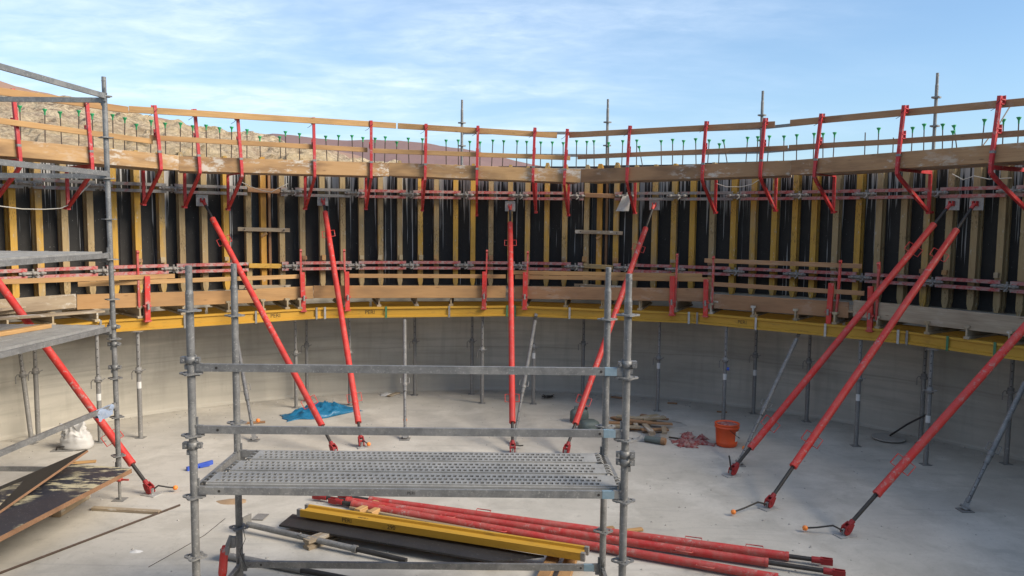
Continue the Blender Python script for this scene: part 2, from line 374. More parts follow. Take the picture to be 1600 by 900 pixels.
M['can'] = material('grey_green_plastic', lambda t: t.mix(t.noise(t.co, 9, 6, .7), (.06, .085, .08), (.16, .19, .175)), .6)
M['sack'] = material('woven_white_sack', lambda t: t.mix(t.noise(t.co, 12, 6, .7), (.42, .41, .39), (.58, .57, .55)), .8)
M['white'] = material('white_paper', lambda t: t.mix(t.noise(t.co, 20, 6, .7), (.45, .44, .42), (.74, .73, .70)), .8)
M['cable'] = material('pale_cable', lambda t: (.6, .57, .5), .7)
M['rag'] = material('dusty_red_rag', lambda t: t.mix(t.ramp(t.noise(t.co, 14, 6, .7), [(.4, 0.0), (.6, 1.0)]), (.26, .028, .026), (.36, .24, .21)), .9)
M['sand'] = material('brown_sand', lambda t: t.mix(t.noise(t.co, 60, 5, .7), (.26, .17, .10), (.40, .28, .17)), .95)
M['cloth'] = material('faded_blue_cloth', lambda t: t.mix(t.noise(t.co, 30, 6, .7), (.12, .20, .34), (.42, .45, .50)), .9)
M['ink'] = material('black_stencil_ink', lambda t: (.03, .022, .012), .8)
M['clip_green'] = material('green_clip', lambda t: (.05, .16, .08), .6)
M['paint_blue'] = material('blue_paint_mark', lambda t: t.mix(t.noise(t.co, 30, 4, .7), (.10, .20, .26), (.28, .34, .38)), .6)
M['dirt'] = material('grey_dust', lambda t: t.mix(t.noise(t.co, 40, 5, .7), (.25, .235, .21), (.45, .43, .39)), .95)
M['orange_board'] = material('orange_timber', wood((.52, .26, .03), (.62, .35, .05), (.42, .21, .04), .8, .5))

def text_part(txt, h, mat, origin, xdir, ndir, parent, name='lettering'):
    cu = bpy.data.curves.new('lettering_curve', 'FONT'); cu.body = txt; cu.size = h; cu.align_x = 'CENTER'; cu.align_y = 'CENTER'
    tmp = bpy.data.objects.new('tmp', cu); C.objects.link(tmp); bpy.context.view_layer.update()
    me = bpy.data.meshes.new_from_object(tmp); bpy.data.objects.remove(tmp); me.materials.clear(); me.materials.append(mat)
    x = xdir.normalized(); n = ndir.normalized(); y = n.cross(x)
    o = bpy.data.objects.new(name, me); C.objects.link(o)
    Mx = Matrix(((x.x, y.x, n.x, origin.x), (x.y, y.y, n.y, origin.y), (x.z, y.z, n.z, origin.z), (0, 0, 0, 1)))
    o.parent = parent; o.matrix_basis = parent.matrix_basis.inverted() @ Mx if parent.type == 'MESH' and parent.parent is None else Matrix.Translation(-ORG[parent.name]) @ Mx
    return o

# ------------------------------------------------------------------ the setting
def disc(R, z, n=160, rings=(0.0, .3, .6, .85, 1.0)):
    m = MB(); vs = [POL(2 * math.pi * k / n, R * r, z) for r in rings[1:] for k in range(n)]
    fs = [(i * n + k, i * n + (k + 1) % n, (i + 1) * n + (k + 1) % n, (i + 1) * n + k) for i in range(len(rings) - 2) for k in range(n)]
    fs.append(tuple(range(n))); fs = [tuple(reversed(f)) for f in fs]
    return m.add(vs, fs)
o = disc(9.7, 0).build('floor', M['floor']); tag(o, kind='structure')
m = MB()
gr = [-3000, -800, -250, -90, -40, -14, 0, 14, 40, 90, 250, 800, 3000]
m.add([V((x, y + 7, -.25)) for y in gr for x in gr], [(j * 13 + i, j * 13 + i + 1, (j + 1) * 13 + i + 1, (j + 1) * 13 + i) for j in range(12) for i in range(12)])
tag(m.build('ground', M['ground']), kind='structure')

def lerp_list(pts, x):
    if x <= pts[0][0]:
        (a, b), (c, d) = pts[0], pts[1]; return b + (x - a) * (d - b) / (c - a)
    for (a, b), (c, d) in zip(pts, pts[1:]):
        if x <= c: return b + (x - a) * (d - b) / (c - a)
    (a, b), (c, d) = pts[-2], pts[-1]; return b + (x - c) * (d - b) / (c - a)
def hill(name, crest, Yc, depth0, xs, mat, amp, fr, rows):
    """ridge whose crest line stands at distance Yc, its flank running forward and down to the ground, its back falling away"""
    m = MB(); nx = len(xs); back = 8
    for j in range(rows + back):
        for x in xs:
            p = PY(x, lerp_list(crest, x), Yc)
            if j < rows:
                k = j / (rows - 1); X = p.x * (depth0 + (Yc - depth0) * k) / Yc
                q = V((X, depth0 + (Yc - depth0) * k, max(-1.5, (p.z + .3) * (k ** .8) - .6)))
            else:
                k = (j - rows + 1) / back; q = V((p.x * (1 + .15 * k), Yc * (1 + .9 * k), p.z * (1 - k) - .6 * k))
            a = amp * min(1, .3 + j / rows)
            q.z += a * (noise.fractal(q * fr, .85, 2.0, 8) * .8); q.y += a * noise.noise(q * fr * 1.7 + V((7, 3, 1)))
            m.v.append(q)
    for j in range(rows + back - 1):
        for i in range(nx - 1): m.f.append((j * nx + i, j * nx + i + 1, (j + 1) * nx + i + 1, (j + 1) * nx + i)); m.sm.append(False)
    return tag(m.build(name, mat), kind='structure')
hill('rubble_hillside', [(-500, 70), (-100, 128), (85, 146), (247, 180), (347, 197), (400, 210), (500, 225), (550, 240), (612, 252), (700, 275), (900, 320)],
     62, 24, [-420 + i * 4.2 for i in range(310)], M['rubble'], .75, .45, 150)
hill('distant_hill', [(300, 218), (405, 211), (427, 208), (475, 212), (540, 220), (590, 219), (625, 219), (665, 222), (712, 230), (747, 236), (800, 250), (860, 262), (960, 290), (1150, 335)],
     420, 150, [120 + i * 9 for i in range(120)], M['mountain'], 1.2, .03, 26)
hill('ochre_hill', [(-700, 80), (-200, 95), (0, 125), (85, 147), (200, 175), (400, 215), (600, 250), (900, 330)],
     300, 120, [-600 + i * 12 for i in range(110)], M['ochre'], 1.2, .04, 26)

# ------------------------------------------------------------------ concrete tank wall with starter bars
RW = 9.62
wall = thing('tank_wall', 'round grey concrete tank wall rising from the floor behind the steel props', 'wall', (CX, CY, 0))
m = MB(); n = 240
prof = [(RW - .06, 0.002), (RW - .012, .03), (RW, .06), (RW, 2.24), (RW, 4.72), (RW + .3, 4.72), (RW + .3, -.2)]
vs = [POL(2 * math.pi * k / n, r, z) for r, z in prof for k in range(n)]
m.add(vs, [(i * n + k, i * n + (k + 1) % n, (i + 1) * n + (k + 1) % n, (i + 1) * n + k) for i in range(len(prof) - 1) for k in range(n)], False)
m.build('concrete_ring', M['wall'], wall)
caps_px = [(31, 170), (70, 175), (94, 179), (123, 177), (144, 182), (176, 183), (195, 188), (213, 198), (236, 192), (258, 196), (282, 196), (301, 200), (322, 199), (343, 203), (362, 202), (386, 206),
           (406, 217), (437, 217), (446, 209), (468, 212), (509, 216), (529, 215), (550, 215), (567, 218), (586, 219), (602, 217), (620, 225), (638, 219), (660, 220), (697, 222), (716, 222), (734, 224), (750, 225), (770, 222), (787, 223),
           (808, 223), (823, 224), (845, 225), (863, 225), (880, 226), (901, 223), (917, 224), (928, 223), (951, 226), (973, 223), (995, 222), (999, 232), (1033, 223), (1051, 221), (1068, 223), (1087, 220), (1108, 222), (1124, 228), (1131, 222), (1168, 218), (1184, 217),
           (1202, 216), (1225, 216), (1245, 214), (1272, 212), (1286, 212), (1304, 211), (1352, 207), (1373, 204), (1396, 215), (1426, 203), (1444, 198), (1473, 198), (1489, 209), (1491, 200), (1538, 191), (1568, 191), (1592, 188)]
capm = MB(); capm.lathe(V((0, 0, 0)), [(.012, -.05), (.014, 0), (.034, .035), (.038, .05), (.0, .055)], 10); cap_me = capm.mesh('safety_cap', M['green'])
bare = {1352, 1396}
for i, (x, y) in enumerate(caps_px):
    p = CYL(x, y, RW + .07 + .16 * (i % 2)); q = V((p.x + random.uniform(-.03, .03), p.y, 4.62))
    if x in (999, 1131, 1491): q = q + V((.10, 0, 0))
    rb = MB().tube(q, p, .010, 6).build('rebar', M['rebar'], wall)
    if x not in bare:
        c = bpy.data.objects.new('safety_cap', cap_me); C.objects.link(c); c.parent = rb; c.location = p - ORG[wall.name]
        d = (p - q).normalized(); c.rotation_euler = d.to_track_quat('Z', 'Y').to_euler()

# ------------------------------------------------------------------ formwork: girders, black sheets, walers
girder_px = [21, 62, 102, 142, 179, 216, 254, 285, 320, 354, 389, 441, 473, 504, 536, 565, 595, 625, 657, 682, 712, 739, 767, 797, 824, 854, 882, 916,
             962, 992, 1022, 1052, 1081, 1112, 1145, 1176, 1209, 1241, 1271, 1305, 1340, 1372, 1411, 1447, 1482, 1522, 1564, 1600]
RG = RW - .035      # back of girders / face of the sheet
ZB, ZT = 2.27, 4.79
gm = [MB().prof(ibeam_poly(.10, .2, .045, .04), 0, l, taper=(.10, .55)).mesh('girder', M['girder']) for l in (ZT - ZB, ZT - ZB + .03, ZT - ZB - .03)]
angs = [ANG(CYL(x, 360, RG - .2)) for x in girder_px]
aL = [angs[0] - .041 * k for k in range(1, 16)][::-1]; aR = [angs[-1] + .041 * k for k in range(1, 16)]
angC1, angC2 = ANG(CYL(412, 360, RG - .2)), ANG(CYL(936, 360, RG - .2))
coup_px = [50, 160, 270, 457, 555, 640, 725, 810, 897, 975, 1055, 1147, 1242, 1345, 1455, 1572]
cang = [ANG(CYL(x, 420, RG - .3)) for x in coup_px]
cangL = [cang[0] - .115 * k for k in range(1, 6)][::-1]; cangR = [cang[-1] + .115 * k for k in range(1, 6)]
panels = [('black formwork with pale yellow girders on the left, up to the bright orange girder', -1.50, angC1 - .018, aL + angs, cangL + cang),
          ('black formwork across the back of the tank between the two bright orange girders', angC1 + .018, angC2 - .018, angs, cang),
          ('shaded black formwork on the right, beyond the orange girder near the walkway bend', angC2 + .018, 1.52, angs + aR, cang + cangR)]
def arc_sheet(a0, a1, r0, r1, z0, z1, seg=None):
    k = seg or max(2, int((a1 - a0) / .02)); m = MB()
    vs = [POL(a0 + (a1 - a0) * i / k, r, z) for r in (r0, r1) for z in (z0, z1) for i in range(k + 1)]
    n = k + 1; fs = []
    for i in range(k):
        fs += [(i, n + i, n + i + 1, i + 1), (2 * n + i, 2 * n + i + 1, 3 * n + i + 1, 3 * n + i), (n + i, 3 * n + i, 3 * n + i + 1, n + i + 1), (i, i + 1, 2 * n + i + 1, 2 * n + i)]
    fs += [(0, 2 * n, 3 * n, n), (k, n + k, 3 * n + k, 2 * n + k)]
    return m.add(vs, fs)
ZW = {'lower': 2.69, 'upper': 4.135}
def coupler(a, z, parent):
    m = MB(); p = POL(a, RG - .285, z); t = V((math.cos(a), -math.sin(a), 0)); rd = RAD(p)
    m.bar(p - t * .16 + UP * .012, p + t * .16 + UP * .012, .05, .028, rd); m.bar(p - t * .16 - UP * .03, p + t * .16 - UP * .03, .05, .024, rd)
    m.tube(p - t * .2 - rd * .03, p + t * .2 - rd * .03, .02, 8)
    for k in (-.13, .02, .14):
        m.tube(p + t * k - UP * .08, p + t * k + UP * .075, .017, 8); m.lathe(p + t * k - rd * .04, [(.0, .03), (.035, .028), (.035, .0), (.022, -.03), (0, -.03)], 8)
    m.path([p + t * .05 - rd * .05, p + t * .07 - rd * .10 - UP * .03, p + t * .03 - rd * .11 - UP * .07], .012, 6)
    return m.build('spindle_coupler', M['coupler'], parent)
for lab, a0, a1, gl, cl_ in panels:
    root = thing('formwork_section', lab, 'formwork', POL((a0 + a1) / 2, RG, 0), 'curved formwork panels lining the tank')
    nsh = max(1, round((a1 - a0) / .26)); w_ = (a1 - a0) / nsh
    for k in range(nsh):
        arc_sheet(a0 + k * w_ + .0006, a0 + (k + 1) * w_ - .0006, RG, RG + .021, ZB - .01, ZT - .12 + .012 * (k % 2)).build('plywood_sheet', M['ply'], root)
    for a in gl:
        if not a0 < a < a1: continue
        j = random.choice((0, 0, 1, 2)); p = POL(a, RG - .102, ZB - .03 * random.random())
        place('girder', gm[j], p, p + UP, RAD(p), root)
    for a in gl:
        if not a0 < a < a1: continue
        if random.random() < .55:
            p = POL(a + random.uniform(-.003, .003), RG - .235, ZW['lower'] + .115 + .045); t_ = V((math.cos(a), -math.sin(a), 0)); k_ = random.uniform(.03, .05)
            MB().obox(p, t_ * k_, RAD(p) * .03, (UP + t_ * random.uniform(-.12, .12)) * random.uniform(.03, .055)).build('wedge_block', M[random.choice(('plank', 'plank_red', 'joist'))], root)
    cs = [c for c in cl_ if a0 + .02 < c < a1 - .02]
    edges = [a0 + .008] + cs + [a1 - .008]
    for z in ZW.values():
        for q0, q1 in zip(edges, edges[1:]):
            p, q = POL(q0 + .008, RG - .26, z), POL(q1 - .008, RG - .26, z)
            for dz_ in (.058, -.058):
                mm = MB(); L = (q - p).length; poly = [(-.045, -.027), (.045, -.027), (.045, -.020), (-.035, -.020), (-.035, .020), (.045, .020), (.045, .027), (-.045, .027)]
                mm.prof(poly, 0, L); place('waler_channel', mm.mesh('waler_channel', M['waler_grey' if (z > 3 and (q0 < angC1 + .12 or .28 < q0 < .42)) else 'waler']), p + UP * dz_, q + UP * dz_, UP, root)
        for c in cs: coupler(c, z, root)
# rest of the ring, behind the camera, only the sheets
root = thing('formwork_section', 'plain black formwork sheets closing the ring behind the viewer', 'formwork', POL(math.pi, RG, 0), 'curved formwork panels lining the tank')
for k in range(12):
    w_ = (2 * math.pi - 3.02) / 12; arc_sheet(1.52 + k * w_ + .001, 1.52 + (k + 1) * w_ - .001, RG, RG + .021, ZB - .01, ZT - .05).build('plywood_sheet', M['ply'], root)
# the two closing pieces
for k, (a, lab) in enumerate(((angC1, 'bright orange closing girder in the left formwork, held by two grey battens'), (angC2, 'bright orange closing girder near the walkway bend, held by two grey battens'))):
    root = thing('formwork_closure', lab, 'formwork', POL(a, RG, 0), 'orange closing pieces between formwork panels')
    arc_sheet(a - .0172, a + .0172, RG + .002, RG + .023, ZB, ZT - .04, 3).build('filler_board', M['ply_dark'], root)
    p = POL(a, RG - .11, ZB - .02); g = place('girder', MB().prof(ibeam_poly(.1, .2, .05, .04), 0, ZT - ZB + .02, taper=(.06, .7)).mesh('girder', M['orange_board']), p, p + UP, RAD(p), root)
    p = POL(a + .0145, RG - .05, ZB); board('filler_plank', p, p + UP * 2.42, .05, .09, M['plank_red'], root, RAD(p))
    for z in (3.41, 2.30):
        p, q = POL(a - .052, RG - .235, z), POL(a + .052, RG - .235, z - .02)
        board('batten', p, q, .03, .075, M['plank_grey'], root)
        for s in (.12, .88):
            c = p.lerp(q, s); MB().tube(c - RAD(c) * .05, c + RAD(c) * .04, .012, 8).build('tie_bolt', M['dark'], root)
    for z in ZW.values():
        p, q = POL(a - .032, RG - .255, z + .02), POL(a + .034, RG - .255, z)
        board('cross_timber', p, q, .07, .09, M['plank_red' if z > 3 else 'girder'], root)
    p = POL(a, RG - .23, 3.30); board('wedge', p - V((.05, 0, .03)), p + V((.05, 0, .03)), .04, .05, M['plank'], root)
# outer face of the new wall
root = thing('outer_formwork', 'dark top edge of the outer formwork seen behind the upper girders', 'formwork', POL(0, RW + .33, 0))
for k in range(14):
    a0 = -1.5 + k * 3 / 14; arc_sheet(a0 + .001, a0 + 3 / 14 - .001, RW + .302, RW + .325, -.2, 4.76 + .02 * (k % 3) + (.06 if a0 > .25 else 0)).build('plywood_sheet', M['ply_dark'], root)
og = MB().prof(ibeam_poly(), 0, 2.56, taper=(.10, .55)).mesh('girder', M['girder'])
for k in range(62):
    a = -1.2 + k * .0395; p = POL(a, RW + .43, 2.2); place('girder', og, p, p + UP, RAD(p), root)

# ------------------------------------------------------------------ upper walkway
toe_px = [[(0, 225), (278, 243)], [(279, 244), (607, 255)], [(608, 254), (907, 265)], [(908.5, 264.5), (1236, 251)], [(1237.5, 250.5), (1600, 231)]]
RT = 8.29
def ext(pa, pb, ang_step, ztop):   # a further board outside the frame, along the ring
    return POL(ANG(pb) + ang_step, RT, ztop)
toes = [[CYL(*a, RT), CYL(*b, RT)] for a, b in toe_px]
L0 = toes[0][0]; L1 = POL(ANG(L0) - .05, RT + .02, 4.72); toes[0][0] = L1
Lx = POL(ANG(L1) - .38, RT, 4.70); Rx0 = toes[-1][1]; Rx1 = POL(ANG(Rx0) + .12, RT, 4.74); toes[-1][1] = Rx1
toes = [[Lx, L1 + (Lx - L1).normalized() * .01]] + toes + [[Rx1 + V((.005, -.01, 0)), POL(ANG(Rx1) + .36, RT, 4.70)]]
chain = [t[0] for t in toes] + [toes[-1][1]]
wl = ['beyond the left frame edge', 'at the far left behind the scaffold pole', 'above the left struts', 'just left of the bend', 'just right of the bend', 'at the far right', 'beyond the right frame edge']
tl = ['deep toe board of the upper walkway, far left beyond the frame', 'splashed deep toe board of the upper walkway at the far left, behind the scaffold pole', 'deep toe board of the upper walkway with white scribbles, above the left half',
      'pale weathered deep toe board of the upper walkway left of the bend', 'deep toe board of the upper walkway with white plaster smears right of the bend', 'brown deep toe board of the upper walkway at the far right', 'deep toe board of the upper walkway beyond the right frame edge']
for (a, b), l in zip(toes, tl):
    tm_ = 'plank_top' if ('left' in l or l.startswith('splashed')) and 'bend' not in l.replace('left of the bend', '') else 'plank_top_red'
    h = .25; n_ = RAD((a + b) / 2)
    aa = a - UP * h / 2; bb = b - UP * h / 2
    board('toe_board', aa, bb, .045, h, M[tm_], label=l, cat='board', group='toe boards of the upper walkway')
    d = (b - a).normalized(); out_ = V((-d.y, d.x, 0)); out_ = out_ if out_.dot(n_) > 0 else -out_
    for k in range(3):
        o_ = out_ * (.16 + k * .245); zt = -UP * (h - .03)
        board('walkway_plank', a + o_ + zt + d * (.03 * k), b + o_ + zt - d * (.02 * k), .235, .045, M['plank_grey'], label=('inner', 'middle', 'outer')[k] + ' grey plank of the upper walkway ' + wl[toes.index([a, b])],
              cat='plank', group='planks of the upper walkway')
rails = [('upper', [((-160, 118), (205, 171.5)), ((204, 170), (622, 196)), ((622, 196), (872, 211)), ((889, 210.5), (1212, 193.5)), ((1233, 191.5), (1416, 174.5)), ((1414, 175), (1640, 154.5))]),
         ('middle', [((-160, 166), (243, 221)), ((236, 214.5), (577, 234)), ((583, 235), (893, 246.5)), ((902, 245), (1232, 230.5)), ((1231, 230), (1408, 220)), ((1406, 220), (1640, 204.5))])]
where = ['at the far left crossing the scaffold pole', 'on the left half of the walkway', 'left of the walkway bend', 'right of the walkway bend', 'over the right girders', 'at the far right frame edge']
for nm, segs in rails:
    for (a, b), wv in zip(segs, where):
        A, B = CHAIN(*a, chain), CHAIN(*b, chain)
        n_ = RAD(A) * .07
        board('guard_rail', A + n_, B + n_, .03, .105 if nm == 'upper' else .085, M['plank'] if a[0] < 880 else M['plank_red'], label=f'thin timber {nm} guard rail {wv}', cat='rail', group=f'{nm} timber guard rails of the walkway')
# red bracket posts
posts = [(-92, 124, -78, 250, 20), (16, 139, 29, 255, 5), (132, 153, 142, 263, 107), (239, 165, 250, 260, 222), (302, 171, 311, 266, 291), (369, 177, 377, 271, 360), (489, 184, 491, 272, 475), (579.5, 189, 579.5, 274, 566), (666, 194, 664, 277, 657),
         (747, 197, 745, 285, 739), (836, 200, 833, 280, 826), (887, 202, 882, 285, 882), (985, 197, 980, 280, 992), (1105, 190, 1098, 277, 1114), (1197, 185, 1189, 272, 1207), (1286, 178, 1274, 272, 1297), (1416, 165, 1404, 267, 1437), (1567, 150, 1551, 265, 1588)]
plab = ['left of the frame', 'at the far left edge, splashed brown at its foot', 'just left of the tall grey scaffold pole', 'just right of the tall grey scaffold pole', 'above the left red strut head', 'third to the right of the tall grey scaffold pole',
        'just left of the second red strut head', 'right of the second red strut head', 'left of the grey scaffold upright that stands outside', 'just right of the grey scaffold upright left of centre', 'first left of the walkway bend, above the straight strut',
        'standing right at the walkway bend', 'first to the right of the walkway bend, by the hanging white cloth', 'right of the fourth strut head', 'in front of the grey outer upright on the right', 'midway along the right walkway', 'beside the farthest right outer upright', 'largest one, near the right frame edge']
bm_w, bm_t = .048, .055
for (xt, yt, xk, yk, xf), lb in zip(posts, plab):
    k = CHAIN(xk, yk, chain); rd = RAD(k); k = k - rd * .055
    tt = CHAIN(xt, yt, chain) - rd * .055; top = V((k.x + (tt.x - k.x) * .9, k.y + (tt.y - k.y) * .9, tt.z))
    if xt < 0: k.z = 4.35; top.z = 5.5
    root = thing('guardrail_post', 'red walkway post ' + lb, 'post', k, 'red bracket posts of the upper walkway')
    R0 = (V((k.x - CX, k.y - CY, 0))).length
    side_ = V((-rd.y, rd.x, 0))
    kk = V((k.x, k.y, top.z - (top.z - k.z))); zk = k.z
    kb = V((k.x, k.y, zk)).lerp(top, .07); MB().bar(kb, top, bm_w, bm_t, rd).build('upright', M['red_post'], root)
    foot = POL(ANG(k), 9.12, zk - .60)
    k1 = V((k.x, k.y, zk - .05)) + rd * .012; k2 = k1.lerp(foot, .14) - UP * .012
    MB().bar(kb, k1, .046, .052, rd).bar(k1.lerp(kb, .06), k2, .0455, .0515, rd).bar(k2.lerp(k1, .12), foot, .045, .051, rd).build('brace', M['red_post'], root)
    arm0 = V((k.x, k.y, zk + .0)) + rd * .03; arm1 = POL(ANG(k), 9.14, zk + .0)
    MB().bar(arm0 + side_ * .002 + UP * .03, arm1 + UP * .03 + side_ * .002, .038, .06).build('bracket_arm', M['red_post'], root)
    s0 = POL(ANG(k), 9.12, zk + .0); MB().bar(s0, foot - UP * .01, .046, .046, rd).build('strut', M['red_post'], root)
    MB().bar(foot - rd * .03 - UP * .02, foot + rd * .13 - UP * .005, .06, .035).build('foot_piece', M['red_post'], root)
    mid = V((k.x, k.y, zk)).lerp(top, .56)
    for q in (top.lerp(k, .05), mid):
        m = MB(); m.obox(q + rd * .05, rd * .045, side_ * .032, UP * .008); m.obox(q + rd * .10, rd * .005, side_ * .03, UP * .06); m.obox(q + rd * .05 - UP * .06, rd * .04, side_ * .028, UP * .006)
        m.build('rail_holder', M['red_post'], root)
    q = V((k.x, k.y, zk)).lerp(top, .24); m = MB(); m.obox(q, rd * .031, side_ * .028, UP * .018); m.build('clip', M['steel'], root)
    a = 0; w0 = top.lerp(k, .06); m = MB(); m.path([w0 - rd * .03 - side_ * .03, w0 - rd * .032 + side_ * .02 - UP * .05, w0 + rd * .03 + side_ * .05 - UP * .09, w0 + side_ * .11 - UP * .13], .004, 5); m.build('tie_wire', M['dark'], root)

# ------------------------------------------------------------------ lower working platform
RB = 8.30
bv = [(165, 519), (502, 497.5), (800, 494.5), (1085, 509.5), (1415, 539), (1640, 580)]
bp = [CYL(x, y, RB, 0) for x, y in bv]
# snap onto the ring where the beam bottom is 1.80 m up
bp = [V((p.x, p.y, 1.865)) for p in bp]
bp = [POL(ANG(bp[0]) - .43, RB, 1.865)] + bp + [POL(ANG(bp[-1]) + .42, RB, 1.865)]
bl = ['left of the frame under the scaffold deck', 'on the left, ending above the tarpaulin', 'at the back left of the straight strut, stencilled with four letters', 'at the back right of the straight strut', 'right of the front scaffold poles', 'at the far right under the shaded boards', 'beyond the right frame edge']
beams = []
for i in range(len(bp) - 1):
    a, b = bp[i], bp[i + 1]; d = (b - a).normalized()
    o = place('main_beam', MB().prof(ibeam_poly(), 0, (b - a).length - .012).mesh('main_beam', M['yellow']), a, b, UP)
    tag(o, 'yellow timber main beam ' + bl[i], 'beam', 'yellow beams along the platform front'); beams.append((o, a, b))
    ORG[o.name] = a
    for s in (0.02, .33, .66, .97):
        c = a.lerp(b, s); n_ = -RAD(c); side_ = d
        m = MB(); mat_c = random.choice(('prop_steel', 'clip_green', 'bright_steel'))
        m.obox(V((0, 0, 0)) + V(((b - a).length * s, -.046 if True else 0, 0)), V((.018, 0, 0)), V((0, .004, 0)), V((0, 0, .112)))
        m.obox(V(((b - a).length * s, -.02, -.108)), V((.018, 0, 0)), V((0, .028, 0)), V((0, 0, .004)))
        c_ = bpy.data.objects.new('beam_clip', m.mesh('beam_clip', M[mat_c])); C.objects.link(c_); c_.parent = o
def beam_text(i, px, py, txt, h):
    o, a, b = beams[i]; p = SEG(px, py, a, b); d = (b - a).normalized(); inw = -RAD(p); L = (b - a).length; xloc = (p - a).dot(d)
    cu = bpy.data.curves.new('c', 'FONT'); cu.body = txt; cu.size = h; cu.align_x = 'CENTER'; cu.align_y = 'CENTER'
    tmp = bpy.data.objects.new('tmp', cu); C.objects.link(tmp); bpy.context.view_layer.update()
    me = bpy.data.meshes.new_from_object(tmp); bpy.data.objects.remove(tmp); me.materials.clear(); me.materials.append(M['ink'])
    t_ = bpy.data.objects.new('lettering', me); C.objects.link(t_); t_.parent = o
    # beam local: X along, Z up, -Y or +Y towards the camera
    _, yl, zl = frame(a, b, UP); sgn = 1 if yl.dot(inw) > 0 else -1
    t_.matrix_basis = Matrix(((1 if sgn < 0 else -1, 0, 0, xloc), (0, 0, sgn, sgn * .0155), (0, 1, 0, 0), (0, 0, 0, 1)))
beam_text(2, 578, 489, 'PERI', .10); beam_text(1, 430, 494, 'PERI', .10); beam_text(4, 1160, 508, 'PERI', .09)
# inner yellow beams near the wall
ra = [-1.05, -.62, -.28, .06, .40, .74, 1.1]
for i, (a0, a1) in enumerate(zip(ra, ra[1:])):
    a, b = POL(a0 + .003, 9.16, 1.865), POL(a1 - .003, 9.16, 1.865)
    o = place('wall_beam', MB().prof(ibeam_poly(), 0, (b - a).length).mesh('wall_beam', M['yellow']), a, b, UP)
    tag(o, 'yellow timber beam close to the concrete wall, behind the front beams, ' + ['at the far left', 'on the left', 'left of centre', 'right of centre', 'on the right', 'at the far right'][i], 'beam', 'yellow beams along the wall')
# joists
jx = [90, 158, 232, 292, 362, 415, 453, 594, 652, 705, 882, 938, 997, 1172, 1237, 1441, 1502, 1570] + [472, 541, 757, 821, 1051, 1106, 1298, 1363, 224]
joists = []
jang = sorted([ANG(CYL(x, 482, RB - .3)) for x in jx] + [ANG(CYL(20, 490, RB - .3)) - .06 * k for k in range(5)] + [ANG(CYL(1640, 540, RB - .3)) + .06 * k for k in range(5)])
for i, a in enumerate(jang):
    p, q = POL(a, RB - .10 - .06 * random.random(), 2.067), POL(a + random.uniform(-.006, .006), 9.44, 2.067)
    o = place('platform_joist', MB().prof(ibeam_poly(), 0, (q - p).length).mesh('platform_joist', M['joist']), p, q, UP)
    joists.append((PIX(p)[0], o))
# deck planks
deck_a = [-1.25, -.86, -.47, -.22, .06, .33, .66, .98, 1.3]
dl = ['left of the frame', 'behind the left scaffold decks', 'on the left', 'at the back left', 'at the back right', 'on the right', 'at the far right', 'right of the frame']
for i, (a0, a1) in enumerate(zip(deck_a, deck_a[1:])):
    for k in range(6):
        r = RB + .20 + k * .25
        p, q = POL(a0 + .004, r, 2.187 + .003 * (i % 2)), POL(a1 - .004, r, 2.187 + .003 * (i % 2))
        if r > 9.4: continue
        board('deck_plank', p, q, .24, .035, M['plank_grey'], label=f'lower deck plank {dl[i]}, ' + ['innermost row', 'second row from the edge', 'third row from the edge', 'fourth row from the edge', 'fifth row from the edge', 'row beside the wall'][k], cat='plank', group='deck planks of the lower platform')
lt = [((-250, 500), (118, 470), .22, 'plank_grey', 'low grey toe board on the lower platform at the far left behind the leaning strut'),
      ((120, 472), (400, 463), .235, 'plank', 'long orange-brown toe board of the lower platform on the left'),
      ((400.5, 461.5), (489, 456.5), .235, 'plank', 'short toe board of the lower platform left of the second strut'),
      ((490, 456), (790, 456), .235, 'plank', 'pale toe board of the lower platform across the back left of the straight strut'),
      ((804, 457), (1110, 461), .24, 'plank_red', 'reddish toe board of the lower platform right of the straight strut'),
      ((1116, 470.5), (1326, 484.5), .26, 'plank_red', 'tan toe board of the lower platform right of the front scaffold'),
      ((1334, 481.5), (1605, 511), .27, 'plank_grey', 'grey shaded toe board of the lower platform at the far right'), ((1606, 511), (1800, 548), .27, 'plank_grey', 'toe board of the lower platform beyond the right frame edge')]
RTO = 8.30; lchain = []
for a, b, h, mt, lab in lt:
    A, B = CYL(*a, RTO), CYL(*b, RTO); A.z = max(2.08, min(2.45, A.z)); B.z = max(2.08, min(2.45, B.z)); lchain += [A, B]
    board('toe_board', A, B, .035, h, M[mt], label=lab, cat='board', group='toe boards of the lower platform')
lr = [((-100, 444), (274, 431.5), 'plank', 'upper thin rail board of the lower platform at the far left'), ((122, 444.5), (467, 432), 'plank', 'lower thin rail board of the lower platform on the left'),
      ((545, 431), (790, 432), 'plank', 'thin rail board of the lower platform across the back'), ((800, 426), (1096, 431), 'plank', 'upper of two thin rail boards right of the straight strut'),
      ((805, 433), (1111, 437), 'plank', 'lower of two thin rail boards right of the straight strut'), ((1101, 407), (1346, 416), 'plank_red', 'high thin rail board in front of the right girders'),
      ((1100, 443), (1350, 458.5), 'plank_red', 'dark thin rail board below the red waler on the right')]
for i, (a, b, mt, lab) in enumerate(lr):
    off = .05 if i in (0, 3) else .01
    A, B = CHAIN(*a, lchain), CHAIN(*b, lchain); A += RAD(A) * off; B += RAD(B) * off
    board('guard_rail', A, B, .028, .075, M[mt], label=lab, cat='rail', group='thin rails of the lower platform')
jb = [(-9e9, 'beyond the left frame edge'), (0, 'behind the left scaffold'), (190, 'under the long orange-brown toe board'), (400, 'under the short toe board by the second strut'), (490, 'under the pale back toe board'), (800, 'under the reddish toe board'), (1112, 'under the tan toe board on the right'), (1330, 'under the grey toe board at the right'), (1606, 'beyond the right frame edge'), (9e9, '')]
